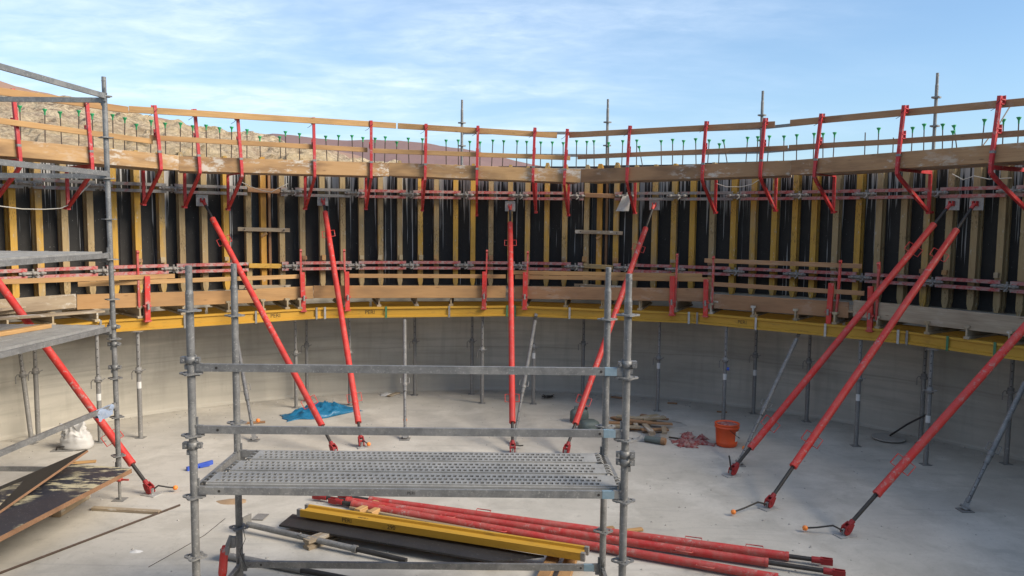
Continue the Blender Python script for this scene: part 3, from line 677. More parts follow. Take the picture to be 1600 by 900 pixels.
for (x0, w0), (x1, _) in zip(jb, jb[1:]):
    for i, (x, o) in enumerate(sorted([q for q in joists if x0 <= q[0] < x1], key=lambda q: q[0])):
        tag(o, f'{ORD[i]} weathered joist end {w0}, from the left', 'joist', 'timber joists across the yellow beams')
# loose boards on the left of the deck
for i, (a, b) in enumerate((((0, 487), (122, 468)), ((-30, 500), (160, 486)), ((-60, 492), (70, 474)))):
    A, B = G(*a, 2.22 + .03 * i), G(*b, 2.22 + .03 * i)
    board('loose_board', A, B, .2, .028, M['plank_grey'], label=['loose grey board lying on the lower platform beside the toe board end', 'long loose board overhanging the lower platform above the left scaffold deck', 'loose board on the lower platform at the left edge under girder ends'][i], cat='board', group='loose boards on the platform')
# red clamp posts on the lower platform
lp = [(213, 391, 216, 480, 227, 431, 228, 503, 'beside the tall grey scaffold pole'), (469, 389, 470, 470, 471, 425, 473, 490, 'just left of the second strut'), (537, 389, 540, 470, 541, 424, 542, 488, 'just right of the second strut'),
      (761, 390, 759, 470, 757, 424, 756, 485, 'just left of the straight strut'), (825, 392, 823, 470, 821, 425, 820, 485, 'just right of the straight strut'), (1059, 396, 1055, 480, 1052, 431, 1051, 495, 'right of the fourth strut, left of a pair'),
      (1116, 400, 1113, 482, 1105, 436, 1104, 499, 'right of the fourth strut, right of a pair'), (1315, 406, 1308, 490, 1302, 442, 1297, 513, 'left of the two parallel leaning struts'), (1375, 409, 1371, 500, 1364, 447, 1362, 525, 'behind the two parallel leaning struts')]
for xt, yt, xb, yb, hx, hy, gx, gy, lab in lp:
    h0 = CHAIN(hx, hy, lchain); g0 = CHAIN(gx, gy, lchain); rd = RAD(h0); sd = V((-rd.y, rd.x, 0))
    p0 = CHAIN(xb, yb, lchain) + rd * -.035; p1 = CHAIN(xt, yt, lchain) - rd * .035
    root = thing('clamp_post', 'red clamp post on the lower platform ' + lab, 'post', V((h0.x, h0.y, 2.1)), 'red clamp posts of the lower platform')
    MB().bar(p0, p1, .03, .05, rd).build('thin_upright', M['red_old'], root)
    MB().bar(p1 - UP * .06, p1 - UP * .02 + sd * .0 - rd * .04, .04, .03).build('hook', M['red_old'], root)
    hh = h0 - rd * .08; gg = V((g0.x, g0.y, 0)) - rd * .08; gg.z = 1.90
    MB().bar(gg, hh, .08, .05, rd).build('holder', M['red'], root)
    c = gg + UP * .26
    m = MB(); m.obox(c + rd * .05, rd * .09, sd * .055, UP * .012); m.tube(c + UP * .01 - sd * .06, c + UP * .01 + sd * .06, .014, 8); m.build('clamp_jaw', M['red_old'], root)
    MB().obox(c + rd * .05 - UP * .24, rd * .09, sd * .055, UP * .012).build('clamp_jaw', M['red_old'], root)
    MB().tube(c - rd * .06 - UP * .05, c - rd * .06 + UP * .05, .018, 8).build('clamp_screw', M['coupler'], root)

# ------------------------------------------------------------------ steel props under the platform
def nut(m, c, r=.058):
    m.lathe(c, [(.03, -.04), (r, -.038), (r, .0), (.046, .006), (.046, .05), (.03, .052)], 12)
def steel_prop(base, top, lab, z_nut=1.1, sticker=None, bluetag=False):
    root = thing('steel_prop', lab, 'prop', base, 'upright steel props under the platform')
    t = z_nut / (top.z - base.z); c = base.lerp(top, t)
    m = MB(); m.tube(base + UP * .008, c, .036, 12); m.build('outer_tube', M['prop_steel'], root)
    m = MB(); m.tube(c, top - UP * .01, .029, 12); it = m.build('inner_tube', M['prop_steel'], root)
    d = (top - base).normalized(); toc = (CAM - c); toc.z = 0; toc.normalize()
    m = MB()
    for k in range(5):
        q = c.lerp(top, .12 + k * .18) + toc * .0285; m.tube(q - toc * .002, q + toc * .002, .010, 8)
    m.build('pin_hole', M['dark'], it)
    m = MB(); nut(m, c); s = V((toc.y, -toc.x, 0))
    m.path([c - s * .10 + toc * .05 + UP * .02, c - s * .05 + toc * .055, c + s * .08 + toc * .05 + UP * .01, c + s * .10 + toc * .02 - UP * .03, c + s * .10 + toc * .02 - UP * .14], .009, 6)
    m.build('collar_nut', M['prop_steel'], root)
    m = MB(); m.box(base + UP * .004, .14, .14, .008); m.build('base_plate', M['prop_steel'], root)
    m = MB(); m.box(top - UP * .005, .13, .13, .008); m.build('head_plate', M['prop_steel'], root)
    if sticker:
        q = base.lerp(top, sticker); a0 = math.atan2(toc.y, toc.x); m = MB(); k = 6
        vs = [q + V((math.cos(a0 - 1.1 + 2.2 * i / k) * .0375, math.sin(a0 - 1.1 + 2.2 * i / k) * .0375, z)) for z in (-.055, .055) for i in range(k + 1)]
        m.add(vs, [(i, i + 1, k + 2 + i, k + 1 + i) for i in range(k)], True); m.build('sticker', M['white'], root)
    if bluetag: MB().tube(c - UP * .16 - s * .03, c - UP * .16 - s * .075, .03, 10).build('tag', M['blue'], root)
FP = [((122, 652), 'on the far left behind the white sack, thin and in shade', None, .02), ((157, 691), 'behind the white sack, with a white sticker', .42, 0), ((220, 684), 'right of the tall grey scaffold pole, with a white sticker', .50, 0), ((463, 637), 'standing in the blue tarpaulin at its left end', None, 0), ((547, 633), 'behind the right end of the blue tarpaulin', .48, 0),
      ((753, 630), 'just left of the straight red strut', None, 0), ((833, 631), 'right of the straight red strut, beside the slanting grey strut', .55, 0), ((1027, 642), 'behind the pile of timber offcuts', .50, 0), ((1130, 660), 'behind the orange bucket, with a blue tag', .48, 0),
      ((1337, 697), 'between the two parallel red struts, with a white sticker', .46, 0), ((1446, 726), 'right of the parallel red struts, beside the pale round pan', .40, 0)]
for (x, y), lab, st, _ in FP:
    b = G(x, y); rr = (V((b.x - CX, b.y - CY, 0))).length
    steel_prop(b, V((b.x, b.y, 1.765)), 'grey steel prop ' + lab, 1.08 + random.uniform(-.06, .08), st, x == 1130)
b = G(50, 693); steel_prop(b, PY(30, 540, b.y + .1), 'grey steel prop leaning slightly at the far left under the scaffold deck', 1.1)
BP = [(480, 'behind the prop in the blue tarpaulin'), (648, 'against the wall left of centre'), (737, 'against the wall left of the straight red strut'), (910, 'against the wall behind the fourth red strut'), (1177, 'against the wall right of the orange bucket'), (1260, 'against the wall behind the two parallel red struts'), (1438, 'against the shaded wall on the right'), (1572, 'against the wall at the far right edge'), (60, 'against the wall at the far left')]
for x, lab in BP:
    a = ANG(CYL(x, 640, 9.2)); b = POL(a, 9.2, 0); b = POL(ANG(CYL(x, PIX(b)[1], 9.2)), 9.2, 0)
    steel_prop(b, V((b.x, b.y, 1.765)), 'dark grey steel prop ' + lab, 1.12, .45 if x == 1177 else None)

# ------------------------------------------------------------------ red push-pull struts
def along(F, H, px):
    """parameter on F->H whose picture has the given pixel height"""
    lo, hi = 0.0, 1.0
    for _ in range(40):
        t = (lo + hi) / 2
        if PIX(F.lerp(H, t))[1] > px: lo = t
        else: hi = t
    return lo
def handle(m, c, d, s, r=.05, L=.15, o=.075):
    for g in (-1, 1):
        b = c + s * g * r * .8
        m.path([b - d * L / 2, b - d * L / 2 + s * g * o, b + d * L / 2 + s * g * o, b + d * L / 2], .0065, 6)
def strut(F, H, t1, t2, lab, lever=None, head=True, r=.05, handles=(.10, .88), mat='red'):
    root = thing('push_pull_strut', lab, 'strut', V((F.x, F.y, 0)), 'red push-pull struts bracing the formwork')
    d = (H - F).normalized(); A, B = F.lerp(H, t1), F.lerp(H, t2)
    m = MB(); m.tube(A, B, r, 18, caps=True); m.tube(A - d * .004, A + d * .03, r * 1.04, 18); m.tube(B - d * .03, B + d * .004, r * 1.04, 18); tb = m.build('tube', M[mat], root)
    MB().tube(F + d * .10, A, .024, 12).build('lower_spindle', M['dark'], root)
    MB().tube(B, H - d * .10, .024, 12).build('upper_spindle', M['dark'], root)
    view = (A - CAM).normalized(); s = d.cross(view).normalized()
    for q in handles:
        m = MB(); handle(m, A.lerp(B, q), d, s, r); m.build('handle', M['red'], tb)
    # foot
    fl = V((d.x, d.y, 0)).normalized(); sd = V((-fl.y, fl.x, 0))
    m = MB()
    for g in (-1, 1):
        c = F + sd * g * .035; pts = [(-.045, -.0), (-.04, .035), (0, .058), (.05, .05), (.12, .02), (.11, -.02), (.02, -.04)]
        ax = d; az = sd.cross(d); vs = [c + ax * p + az * q + sd * k for k in (-.008, .008) for p, q in pts]; n = len(pts)
        m.add(vs, [tuple(range(n - 1, -1, -1)), tuple(range(n, 2 * n))] + [(i, (i + 1) % n, n + (i + 1) % n, n + i) for i in range(n)])
    m.tube(F + d * .03 - sd * .05, F + d * .03 + sd * .05, .022, 10); m.tube(F + d * .08, F + d * .15, .032, 12); m.build('shoe', M['shoe'], root)
    m = MB(); b0 = V((F.x, F.y, 0)); m.obox(b0 + UP * .006, fl * .11, sd * .075, UP * .006)
    for g in (-1, 1): m.obox(b0 + sd * g * .012 + UP * .045, fl * .03, sd * .005, UP * .038)
    m.build('foot_plate', M['bright_steel'], root)
    if lever:
        e = G(*lever[:2], lever[2]); f0 = b0 + UP * .05
        m = MB(); mid = f0.lerp(e, .3) + UP * (.06 if lever[2] < .2 else .0); m.path([f0, mid, f0.lerp(e, .7) + UP * .02, e], .011, 8); lv = m.build('lever', M['dark'], root)
        if lever[3]: MB().lathe(e, [(.0, -.033), (.024, -.024), (.034, 0), (.026, .022), (.0, .033)], 12).build('knob', M['lever_ball'], lv)
    if head:
        rd = RAD(H); sd2 = V((-rd.y, rd.x, 0)); c = H + rd * .06
        m = MB(); m.obox(c, rd * .006, sd2 * .105, UP * .105)
        for g in (-1, 1):
            for u in (-1, 1): m.tube(c + sd2 * g * .075 + UP * u * .075 - rd * .018, c + sd2 * g * .075 + UP * u * .075, .012, 8)
        m.build('head_plate', M['bright_steel'], root)
        m = MB()
        for g in (-1, 1): m.obox(c - rd * .045 + sd2 * g * .03, rd * .04, sd2 * .006, UP * .04)
        m.tube(H - d * .14, H - d * .02, .03, 12); m.build('fork_head', M['red'], root)
RH = RG - .32
def strut_px(foot, head, y1, y2, lab, lever=None, **k):
    F = G(*foot, .07); H = CYL(*head, RH); strut(F, H, along(F, H, y1), along(F, H, y2), lab, lever, **k)
def strut_line(foot, through, zH, y1, lab, lever=None, side=1):
    F = G(*foot, .07); best = None
    n = V((through[1] - foot[1], -(through[0] - foot[0]), 0))
    for i in range(1200):
        a = side * (.2 + i * .0011); P = POL(a, RH, zH)
        if (P - CAM).dot(_f) < 1: continue
        x, y = PIX(P); e = abs(n.x * (x - foot[0]) + n.y * (y - foot[1])) / n.length
        if best is None or e < best[0]: best = (e, P)
    H = best[1]; strut(F, H, along(F, H, y1), .9, lab, lever)
strut_line((236, 765), (8, 455), 4.05, 725, 'long red strut at the left edge, its shoe beside an orange-knobbed lever', (274, 762, .06, True), -1)
strut_px((523, 703), (317, 313), 665, 342, 'long red push-pull strut leaning from the left formwork to below the blue tarpaulin')
strut_px((565, 692), (505, 313), 660, 332, 'red push-pull strut ending right of the blue tarpaulin, second from the left at its head', (576, 694, .05, True))
strut_px((801, 702), (797, 322), 660, 349, 'straight upright-looking red push-pull strut in the middle of the picture', (817, 696, .05, False))
strut_px((884, 704), (1022, 320), 662, 357, 'red strut partly behind the front right scaffold poles, its foot by the jerrycans')
strut_px((1143, 736), (1486, 318), 700, 351, 'long red strut, left one of the parallel pair on the right, by the orange bucket', (1139, 712, .30, False))
strut_px((1200, 786), (1523, 318), 729, 360, 'long red strut, right one of the parallel pair on the right', (1146, 800, .05, True))
strut_line((1320, 828), (1592, 522), 4.05, 772, 'large red strut at the right frame edge, nearest the viewer, with orange-knobbed lever', (1258, 825, .05, True), 1)

# slanting grey struts from the platform beam to the floor
def kicker(foot, top, lab, ball=None):
    F = G(*foot, .05); T = CYL(*top, RB - .06); d = (T - F).normalized()
    root = thing('kicker_strut', lab, 'strut', V((F.x, F.y, 0)), 'slanting grey struts under the platform')
    view = (F - CAM).normalized(); s = d.cross(view).normalized(); nv = s.cross(d).normalized(); nv = nv if nv.dot(view) < 0 else -nv
    a, b, c = F.lerp(T, .03), F.lerp(T, .38), F.lerp(T, .93)
    MB().tube(b - d * .15, c, .035, 14).build('outer_tube', M['steel'], root)
    it = MB().tube(a, b, .026, 12).build('inner_tube', M['steel'], root)
    m = MB()
    for k in range(5):
        q = a.lerp(b, .12 + .18 * k) + nv * .026; m.tube(q - nv * .003, q + nv * .002, .009, 8)
    m.build('pin_hole', M['dark'], it)
    m = MB(); m.tube(b - d * .03, b + d * .03, .042, 12); handle(m, b + d * .10, d, s, .035, .12, .05); m.build('collar_nut', M['prop_steel'], root)
    m = MB(); m.obox(F + d * .04, d * .08, s * .035, nv * .012); m.obox(V((F.x, F.y, .006)), V((.08, 0, 0)), V((0, .08, 0)), V((0, 0, .006))); m.tube(F - s * .06, F + s * .06, .018, 8); m.build('foot', M['prop_steel'], root)
    m = MB(); m.obox(T - d * .03, d * .08, s * .03, nv * .03); m.tube(T - s * .045, T + s * .045, .015, 8); m.build('head', M['steel'], root)
    if ball: MB().lathe(G(*ball[:2], ball[2]), [(0, -.035), (.03, -.02), (.036, 0), (.03, .022), (0, .035)], 12).build('knob', M['lever_ball'], root)
kicker((633, 682), (632, 489), 'bright grey strut with pin holes hanging near upright between the second and straight red struts', (633, 656, .18))
kicker((803, 690), (838, 490), 'thin grey strut leaning beside the straight red strut')
kicker((1155, 722), (1250, 518), 'pale grey strut leaning beside the left one of the parallel red struts', (1163, 700, .09))
kicker((1508, 792), (1608, 585), 'grey-blue strut at the right edge with a splayed dirty foot')
kicker((397, 684), (366, 508), 'pale grey strut behind the left poles of the front scaffold', (403, 657, .2))

# ------------------------------------------------------------------ scaffold pieces
def rosette_mesh():
    m = MB(); nA = 32; rr = lambda a: .080 + .014 * math.cos(4 * a)
    R = [lambda a: .031, lambda a: .042, lambda a: .066, rr]
    vs = {}
    def P(i, k, z):
        key = (i, k % nA, z)
        if key not in vs: a = 2 * math.pi * k / nA; r = R[i](a); vs[key] = len(m.v); m.v.append(V((r * math.cos(a), r * math.sin(a), z * .006)))
        return vs[key]
    solid = lambda i, k: not (i == 1 and (k % 8) in (6, 7, 0, 1))
    def face(*f): m.f.append(f); m.sm.append(False)
    for i in range(3):
        for k in range(nA):
            if not solid(i, k): continue
            face(P(i, k, 1), P(i + 1, k, 1), P(i + 1, k + 1, 1), P(i, k + 1, 1)); face(P(i, k, -1), P(i, k + 1, -1), P(i + 1, k + 1, -1), P(i + 1, k, -1))
            if i == 2 or not solid(i + 1, k): face(P(i + 1, k, -1), P(i + 1, k + 1, -1), P(i + 1, k + 1, 1), P(i + 1, k, 1))
            if i > 0 and not solid(i - 1, k): face(P(i, k, -1), P(i, k, 1), P(i, k + 1, 1), P(i, k + 1, -1))
            if not solid(i, k + 1): face(P(i, k + 1, -1), P(i + 1, k + 1, -1), P(i + 1, k + 1, 1), P(i, k + 1, 1))
            if not solid(i, k - 1): face(P(i, k, -1), P(i, k, 1), P(i + 1, k, 1), P(i + 1, k, -1))
    return m.mesh('rosette', M['steel'])
ROS = rosette_mesh()
def standard(root, x, y, z0, z1, zr, name='standard', r=.031, lean=(0, 0), spig=True, rosettes=True):
    b, t = V((x, y, z0)), V((x + lean[0], y + lean[1], z1)); m = MB()
    if spig:
        m.tube(b, t - UP * .22, r, 16); m.tube(t - UP * .22, t - UP * .19, r * 1.02, 16, r * .84); m.tube(t - UP * .19, t, r * .84, 14)
        for k in (-1, 1): m.tube(t + V((k * .016, -.0225, -.05)), t + V((k * .016, -.0235, -.05)), .006, 8)
    else: m.tube(b, t, r, 16)
    o = m.build(name, M['steel'], root)
    z = zr
    while z - .5 > z0 + .1: z -= .5
    if rosettes:
        while z < z1 - .1:
            q = bpy.data.objects.new('rosette', ROS); C.objects.link(q); q.parent = o
            f = (z - z0) / (z1 - z0); q.location = b.lerp(t, f) - ORG[root.name]; s = r / .031; q.scale = (s, s, 1 if z0 > -.1 else 2.2)
            z += .5
    return o
def ledger(root, p0, p1, w=.032, h=.06, name='ledger', holes=True, blue=False):
    o = MB().bar(p0, p1, w, h).build(name, M['steel'], root); d = (p1 - p0).normalized(); s = UP.cross(d).normalized()
    tc = 1 if (CAM - p0).dot(s) > 0 else -1
    if holes:
        m = MB()
        for q in (p0 + d * .16, p1 - d * .16): m.tube(q + s * tc * (w / 2 - .002), q + s * tc * (w / 2 + .0015), .011, 10)
        m.build('ledger_hole', M['dark'], o)
    for q, g in ((p0, 1), (p1, -1)):
        m = MB(); e = q - d * g * .012; m.obox(e + d * g * .02, d * .036, s * .013, UP * .036); m.obox(e + d * g * .012 - UP * .05, d * .022, s * .011, UP * .016)
        m.obox(e + d * g * .005 + UP * .05, d * .006, s * .009, UP * .05); m.tube(e - d * g * .005 - s * .02 + UP * .03, e - d * g * .005 + s * .02 + UP * .03, .012, 8); m.build('wedge_head', M['steel'], o)
    if blue:
        q = p1 - d * .13; MB().bar(q, p1 - d * .035, w + .003, h + .003).build('paint_mark', M['paint_blue'], o)
    return o
def clamp(root, c, d=V((1, 0, 0))):
    m = MB(); s = UP.cross(d).normalized()
    m.lathe(c, [(.03, -.03), (.042, -.028), (.042, .028), (.03, .03)], 12); m.obox(c + d * .055, d * .022, s * .025, UP * .026); m.obox(c - d * .05, d * .02, s * .018, UP * .022)
    m.tube(c + d * .05 - s * .05, c + d * .05 + s * .05, .011, 8); m.tube(c + d * .05 - s * .06, c + d * .05 - s * .042, .018, 6); m.tube(c - d * .055 - s * .045, c - d * .055 + s * .045, .010, 8)
    m.obox(c - UP * .055 + d * .02, d * .026, s * .02, UP * .02); return m.build('clamp', M['steel'], root)
def perforated_plank(x0, x1, y0, y1, z):
    """steel deck plank with real openings, folded edges and ribs"""
    m = MB(); W = y1 - y0; rows = [.20, .42, .64]; hw = .085
    pitch = .047; hole = .033; n = int((x1 - x0 - .14) / pitch)
    cuts = [0.0]
    for r in rows: cuts += [r - hw + .06, r + hw + .03]
    cuts = [0, .08] + [v for r in (.13, .395, .66) for v in (r, r + .165)] + [.92, 1.0]
    hr = {2: 0.0, 4: .5, 6: 0.0}
    for j in range(len(cuts) - 1):
        ya, yb = y0 + W * cuts[j], y0 + W * cuts[j + 1]
        if j not in hr:
            zz_ = z - (.012 if j in (0, len(cuts) - 2) else 0)
            m.add([V((x0, ya, zz_)), V((x1, ya, zz_)), V((x1, yb, zz_)), V((x0, yb, zz_))], [(0, 1, 2, 3)])
            if j in (0, len(cuts) - 2):
                yy = yb if j == 0 else ya; m.add([V((x0, yy, z - .012)), V((x1, yy, z - .012)), V((x1, yy, z)), V((x0, yy, z))], [(0, 1, 2, 3)])
            continue
        xs = [x0]
        for k in range(n):
            a = x0 + .05 + (k + hr[j]) * pitch; xs += [a, a + hole]
        xs.append(x1)
        for k in range(len(xs) - 1):
            a, b = xs[k], xs[k + 1]
            if k % 2 == 0: m.add([V((a, ya, z)), V((b, ya, z)), V((b, yb, z)), V((a, yb, z))], [(0, 1, 2, 3)])
            else:
                u = .0015   # raised lip round each opening, then the wall going down
                q = [V((a, ya, z)), V((b, ya, z)), V((b, yb, z)), V((a, yb, z))]; qi = [V((a + .002, ya + .002, z + u)), V((b - .002, ya + .002, z + u)), V((b - .002, yb - .002, z + u)), V((a + .002, yb - .002, z + u))]
                qd = [v - UP * .012 for v in qi]
                m.add(q + qi + qd, [(i, (i + 1) % 4, 4 + (i + 1) % 4, 4 + i) for i in range(4)] + [(4 + i, 4 + (i + 1) % 4, 8 + (i + 1) % 4, 8 + i) for i in range(4)])
    for yy in (y0, y1): m.add([V((x0, yy, z - .012)), V((x1, yy, z - .012)), V((x1, yy, z - .07)), V((x0, yy, z - .07))], [(0, 1, 2, 3)])
    for xx in (x0, x1): m.add([V((xx, y0, z - .002)), V((xx, y1, z - .002)), V((xx, y1, z - .07)), V((xx, y0, z - .07))], [(0, 1, 2, 3)])
    return m
# front tower
FLp, FRp, BLp, BRp = PY(303.5, 767, 6.1), PY(975, 772, 6.1), PY(371, 700, 7.1), PY(945, 700, 7.1)
zdeck = (FLp.z + FRp.z) / 2; zros = PY(303, 775, 6.1).z
tow = thing('scaffold_tower', 'grey steel scaffold bay in the foreground with perforated deck and two guard rails', 'scaffold', V((FLp.x, 6.1, 0)))
ztop = PY(300, 415, 6.1).z; ztb = PY(370, 412, 7.1).z
standard(tow, FLp.x, 6.1, 0, ztop, zros); standard(tow, FRp.x, 6.1, 0, ztop - .03, zros + .0)
standard(tow, BLp.x, 7.1, 0, ztb, zros - .16); standard(tow, BRp.x, 7.1, 0, ztb, zros - .16)
for z in (zdeck + 1.0, zdeck + .5, zdeck): ledger(tow, V((FLp.x + .045, 6.1, z)), V((FRp.x - .045, 6.1, z)), blue=True)
zb = PY(655, 884, 7.1).z; ledger(tow, V((BLp.x + .045, 7.1, zb)), V((BRp.x - .045, 7.1, zb)), blue=True)
ledger(tow, V((BLp.x + .045, 7.1, zdeck)), V((BRp.x - .045, 7.1, zdeck)))
for p, q in ((FLp, BLp), (FRp, BRp)):
    d = (V((q.x, 7.1, 0)) - V((p.x, 6.1, 0))).normalized()
    for z in (zdeck - .005, zb - .02, .32): ledger(tow, V((p.x, 6.1, z)) + d * .045, V((q.x, 7.1, z)) - d * .045, holes=False, name='transom')
xl, xr = FLp.x + .05, FRp.x - .03
for k in range(3):
    y0 = 6.135 + k * .313; sk = .0
    pk = perforated_plank(xl + k * .075 + .03, xr - .02 - k * .045, y0, y0 + .300, zdeck + .052).build('deck_plank', M['deck_steel'], tow)
    MB().box(V(((xl + xr) / 2 + k * .015, y0 + .15, zdeck - .006)), xr - xl - .16 - k * .12, .29, .004).build('hole_shade_sheet', M['rebar'], pk)  # added closing sheet, dark coloured so the deck holes look shaded
    for e, g in ((xl + k * .075 + .03, -1), (xr - .02 - k * .045, 1)):
        for yy in (.04, .11, .19, .26):
            c = V((e, y0 + yy, zdeck + .045)); MB().path([c, c + V((g * .03, 0, .008)), c + V((g * .055, 0, -.012)), c + V((g * .05, 0, -.045))], .009, 6).build('hook', M['steel'], pk)
for P_, z, d in ((FLp, zdeck + 1.06, V((-1, 0, 0))), (FRp, zdeck + 1.06, V((1, 0, 0))), (FLp, zdeck + .37, V((-1, 0, 0))), (FRp, zdeck + .33, V((1, 0, 0))), (FRp, zdeck + .27, V((1, 0, 0)))): clamp(tow, V((P_.x, 6.1, z)), d)
text_part('PERI', .035, M['ink'], V((PY(643, 768, 6.1).x, 6.1 - .0175, zdeck)), V((1, 0, 0)), V((0, -1, 0)), tow)
mb = MB(); c = V((BLp.x, 7.1, zros - .16 - .5)) + V((.05, -.03, 0)); mb.path([c, c + V((.02, -.01, -.10)), c + V((-.03, -.02, -.22)), c + V((.03, -.03, -.36)), c + V((.07, -.02, -.34))], .003, 5); mb.build('tie_wire', M['dark'], tow)

# left tower
S1 = G(187.5, 781); lt_ = thing('scaffold_tower', 'grey steel scaffold at the left edge with ribbed decks and a tall pole', 'scaffold', V((S1.x, S1.y, 0)))
tp = PY(162, 120, S1.y); zr1 = PY(170, 279, S1.y).z
standard(lt_, S1.x, S1.y, .25, tp.z, zr1, lean=((tp.x - S1.x), 0))
MB().tube(V((S1.x, S1.y, .0)), V((S1.x, S1.y, .3)), .018, 12).build('base_jack', M['prop_steel'], lt_)
m = MB(); m.box(V((S1.x, S1.y, .004)), .15, .15, .008); m.build('base_plate', M['prop_steel'], lt_)
m = MB(); c = V((S1.x, S1.y, .27)); m.lathe(c, [(.02, -.025), (.04, -.02), (.04, .02), (.02, .025)], 10); m.bar(c + V((-.13, 0, 0)), c + V((.13, -.02, 0)), .02, .02); m.build('jack_nut', M['red_old'], lt_)
S2, S3, S4 = V((S1.x - .15, S1.y - 3.0, 0)), V((S1.x - 1.95, S1.y + .0, 0)), V((S1.x - 2.1, S1.y - 3.0, 0))
for q in (S2, S3, S4): standard(lt_, q.x, q.y, 0, tp.z, zr1)
def at(P_, z): return V((P_.x, P_.y, z))
zt1, zt2 = PY(160, 152, S1.y).z, PY(163, 273, S1.y).z
for z in (zt1, zt2, PY(170, 633, S1.y).z + .0): 
    ledger(lt_, at(S1, z + .01) + V((0, -.045, 0)), at(S2, z + .01) + V((0, .045, 0)), holes=False)
for z in (zt1 - .035, zt2 - .02, PY(80, 733, S1.y).z): ledger(lt_, at(S1, z) + V((-.045, 0, 0)), at(S3, z) + V((.045, 0, 0)), holes=False)
def ribbed_plank(root, A, B, wdir, w, z, name='deck_plank'):
    d = (B - A).normalized(); m = MB(); L = (B - A).length
    base = A + wdir * w / 2 + d * L / 2; base.z = z - .03; m.obox(base, d * L / 2, wdir * w / 2, UP * .022)
    k = int(w / .0533)
    for i in range(k):
        c = A + wdir * (.027 + i * .0533) + d * L / 2; c.z = z - .004; m.obox(c, d * L / 2, wdir * .018, UP * .010)
    for s in (0, w):
        c = A + wdir * s + d * L / 2; c.z = z - .025; m.obox(c, d * L / 2, wdir * .004, UP * .035)
    return m.build(name, M['deck_steel'], root)
z1_, z2_ = PY(178, 508, S1.y).z, PY(176, 394, S1.y).z
dd = (S2 - S1).normalized(); wd = V((-1, 0, 0))
for z in (z1_, z2_):
    for k in range(5):
        A = S1 + wd * (.10 + k * .345) + dd * .04; B = S2 + wd * (.10 + k * .345) - dd * .04
        ribbed_plank(lt_, at(A, 0), at(B, 0), wd, .32, z)
    ledger(lt_, at(S1, z - .09) + V((-.045, 0, 0)), at(S3, z - .09) + V((.045, 0, 0)), holes=False)
    ledger(lt_, at(S1, z - .04) + V((-.03, -.045, 0)), at(S2, z - .04) + V((-.03, .045, 0)), w=.035, h=.06, holes=False)
for z in (z1_ - .02, z1_ - .24, .62 + 1.1): clamp(lt_, V((S1.x - (0.004), S1.y, z)), V((-1, 0, 0)))
A = PY(0, 532, S1.y - 1.9); board('timber_on_deck', V((S1.x - 1.15, S1.y - 2.9, z1_ + .03)), V((S1.x - .62, S1.y - .35, z1_ + .03)), .10, .05, M['plank'], label='narrow timber lying on the left scaffold deck', cat='timber')
# cloth on the low rail
zc = PY(170, 633, S1.y).z
m = MB(); nx, ny = 9, 12
cl0 = at(S1, zc + .045) + dd * .12
for j in range(ny + 1):
    t = j / ny
    for i in range(nx + 1):
        s = i / nx; off = (t - .5) * .42
        q = cl0 + dd * (s * .34) + V((1 if off > 0 else -1, 0, 0)) * (.026 + .012 * math.sin(s * 9 + j)) * min(1, abs(off) * 14) - UP * max(0, abs(off) - .03) * (.75 + .35 * noise.noise(V((s * 3, t, 2))))
        m.v.append(q)
for j in range(ny):
    for i in range(nx): m.f.append((j * (nx + 1) + i, j * (nx + 1) + i + 1, (j + 1) * (nx + 1) + i + 1, (j + 1) * (nx + 1) + i)); m.sm.append(True)
tag(m.build('cloth', M['cloth'], origin=cl0), 'faded blue cloth hung over the low rail of the left scaffold', 'cloth')

# outside scaffold beyond the wall
osf = thing('outer_scaffold', 'grey scaffold outside the tank, four uprights and rails rising behind the walkway', 'scaffold', POL(.2, RW + .9, -.25))
ux = [(722, 156), (950, 155), (1192, 142), (1465, 114)]; up_ = []
for x, y in ux:
    p = CYL(x, y, RW + .95); up_.append(p); standard(osf, p.x, p.y, -.24, p.z, CYL(x, y + (36 if x < 1100 else 38), RW + .95).z, r=.029, lean=(0, 0))
for a, b in zip(up_, up_[1:]):
    z = min(a.z, b.z)
    for z_ in (CYL(950, 208, RW + .95).z, CYL(950, 243, RW + .95).z): ledger(osf, at(a, z_), at(b, z_ + (.10 if b is up_[-1] else .0)), holes=False)
q = POL(ANG(up_[0]) - .3, RW + .95, 0); r2 = POL(ANG(up_[-1]) + .3, RW + .95, 0)

# ------------------------------------------------------------------ things on the floor
# lying red struts
def lying_strut(p, q, z, lab, d0, d1, hs):
    A, B = G(*p, z), G(*q, z); d = (B - A).normalized(); root = thing('push_pull_strut', lab, 'strut', V((A.x, A.y, 0)), 'red struts lying on the floor')
    a, b = A + d * d0, B
    m = MB(); m.tube(a, b, .045, 18); m.tube(a - d * .004, a + d * .03, .048, 18); m.tube(b - d * .03, b + d * .004, .048, 18); tb = m.build('tube', M['red_old'], root)
    s = UP.cross(d).normalized()
    for h, g in hs:
        c = a.lerp(b, h); u = (UP * .25 + s * g * .95).normalized(); m = MB(); bb = c + u * .04; m.path([bb - d * .09, bb - d * .09 + u * .07, bb + d * .09 + u * .07, bb + d * .09], .0065, 6); m.build('handle', M['red_old'], tb)
    MB().tube(A + d * .1, a, .024, 10).build('lower_spindle', M['dark'], root); MB().tube(b, b + d * d1, .024, 10).build('upper_spindle', M['dark'], root)
    for c, g in ((A + d * .05, -1), (b + d * (d1 + .05), 1)):
        m = MB(); m.tube(c - d * .06, c + d * .05, .034, 10, .034)
        for k in (-1, 1): m.obox(c + d * g * .09 + s * k * .024, d * .06, s * .006, UP * .032)
        m.build('shoe', M['shoe'], root)
lying_strut((540, 776), (1232, 869), .06, 'dusty red strut lying on the floor, farthest of the three', .35, .24, ((.30, 1), (.80, 1), (.93, 1)))
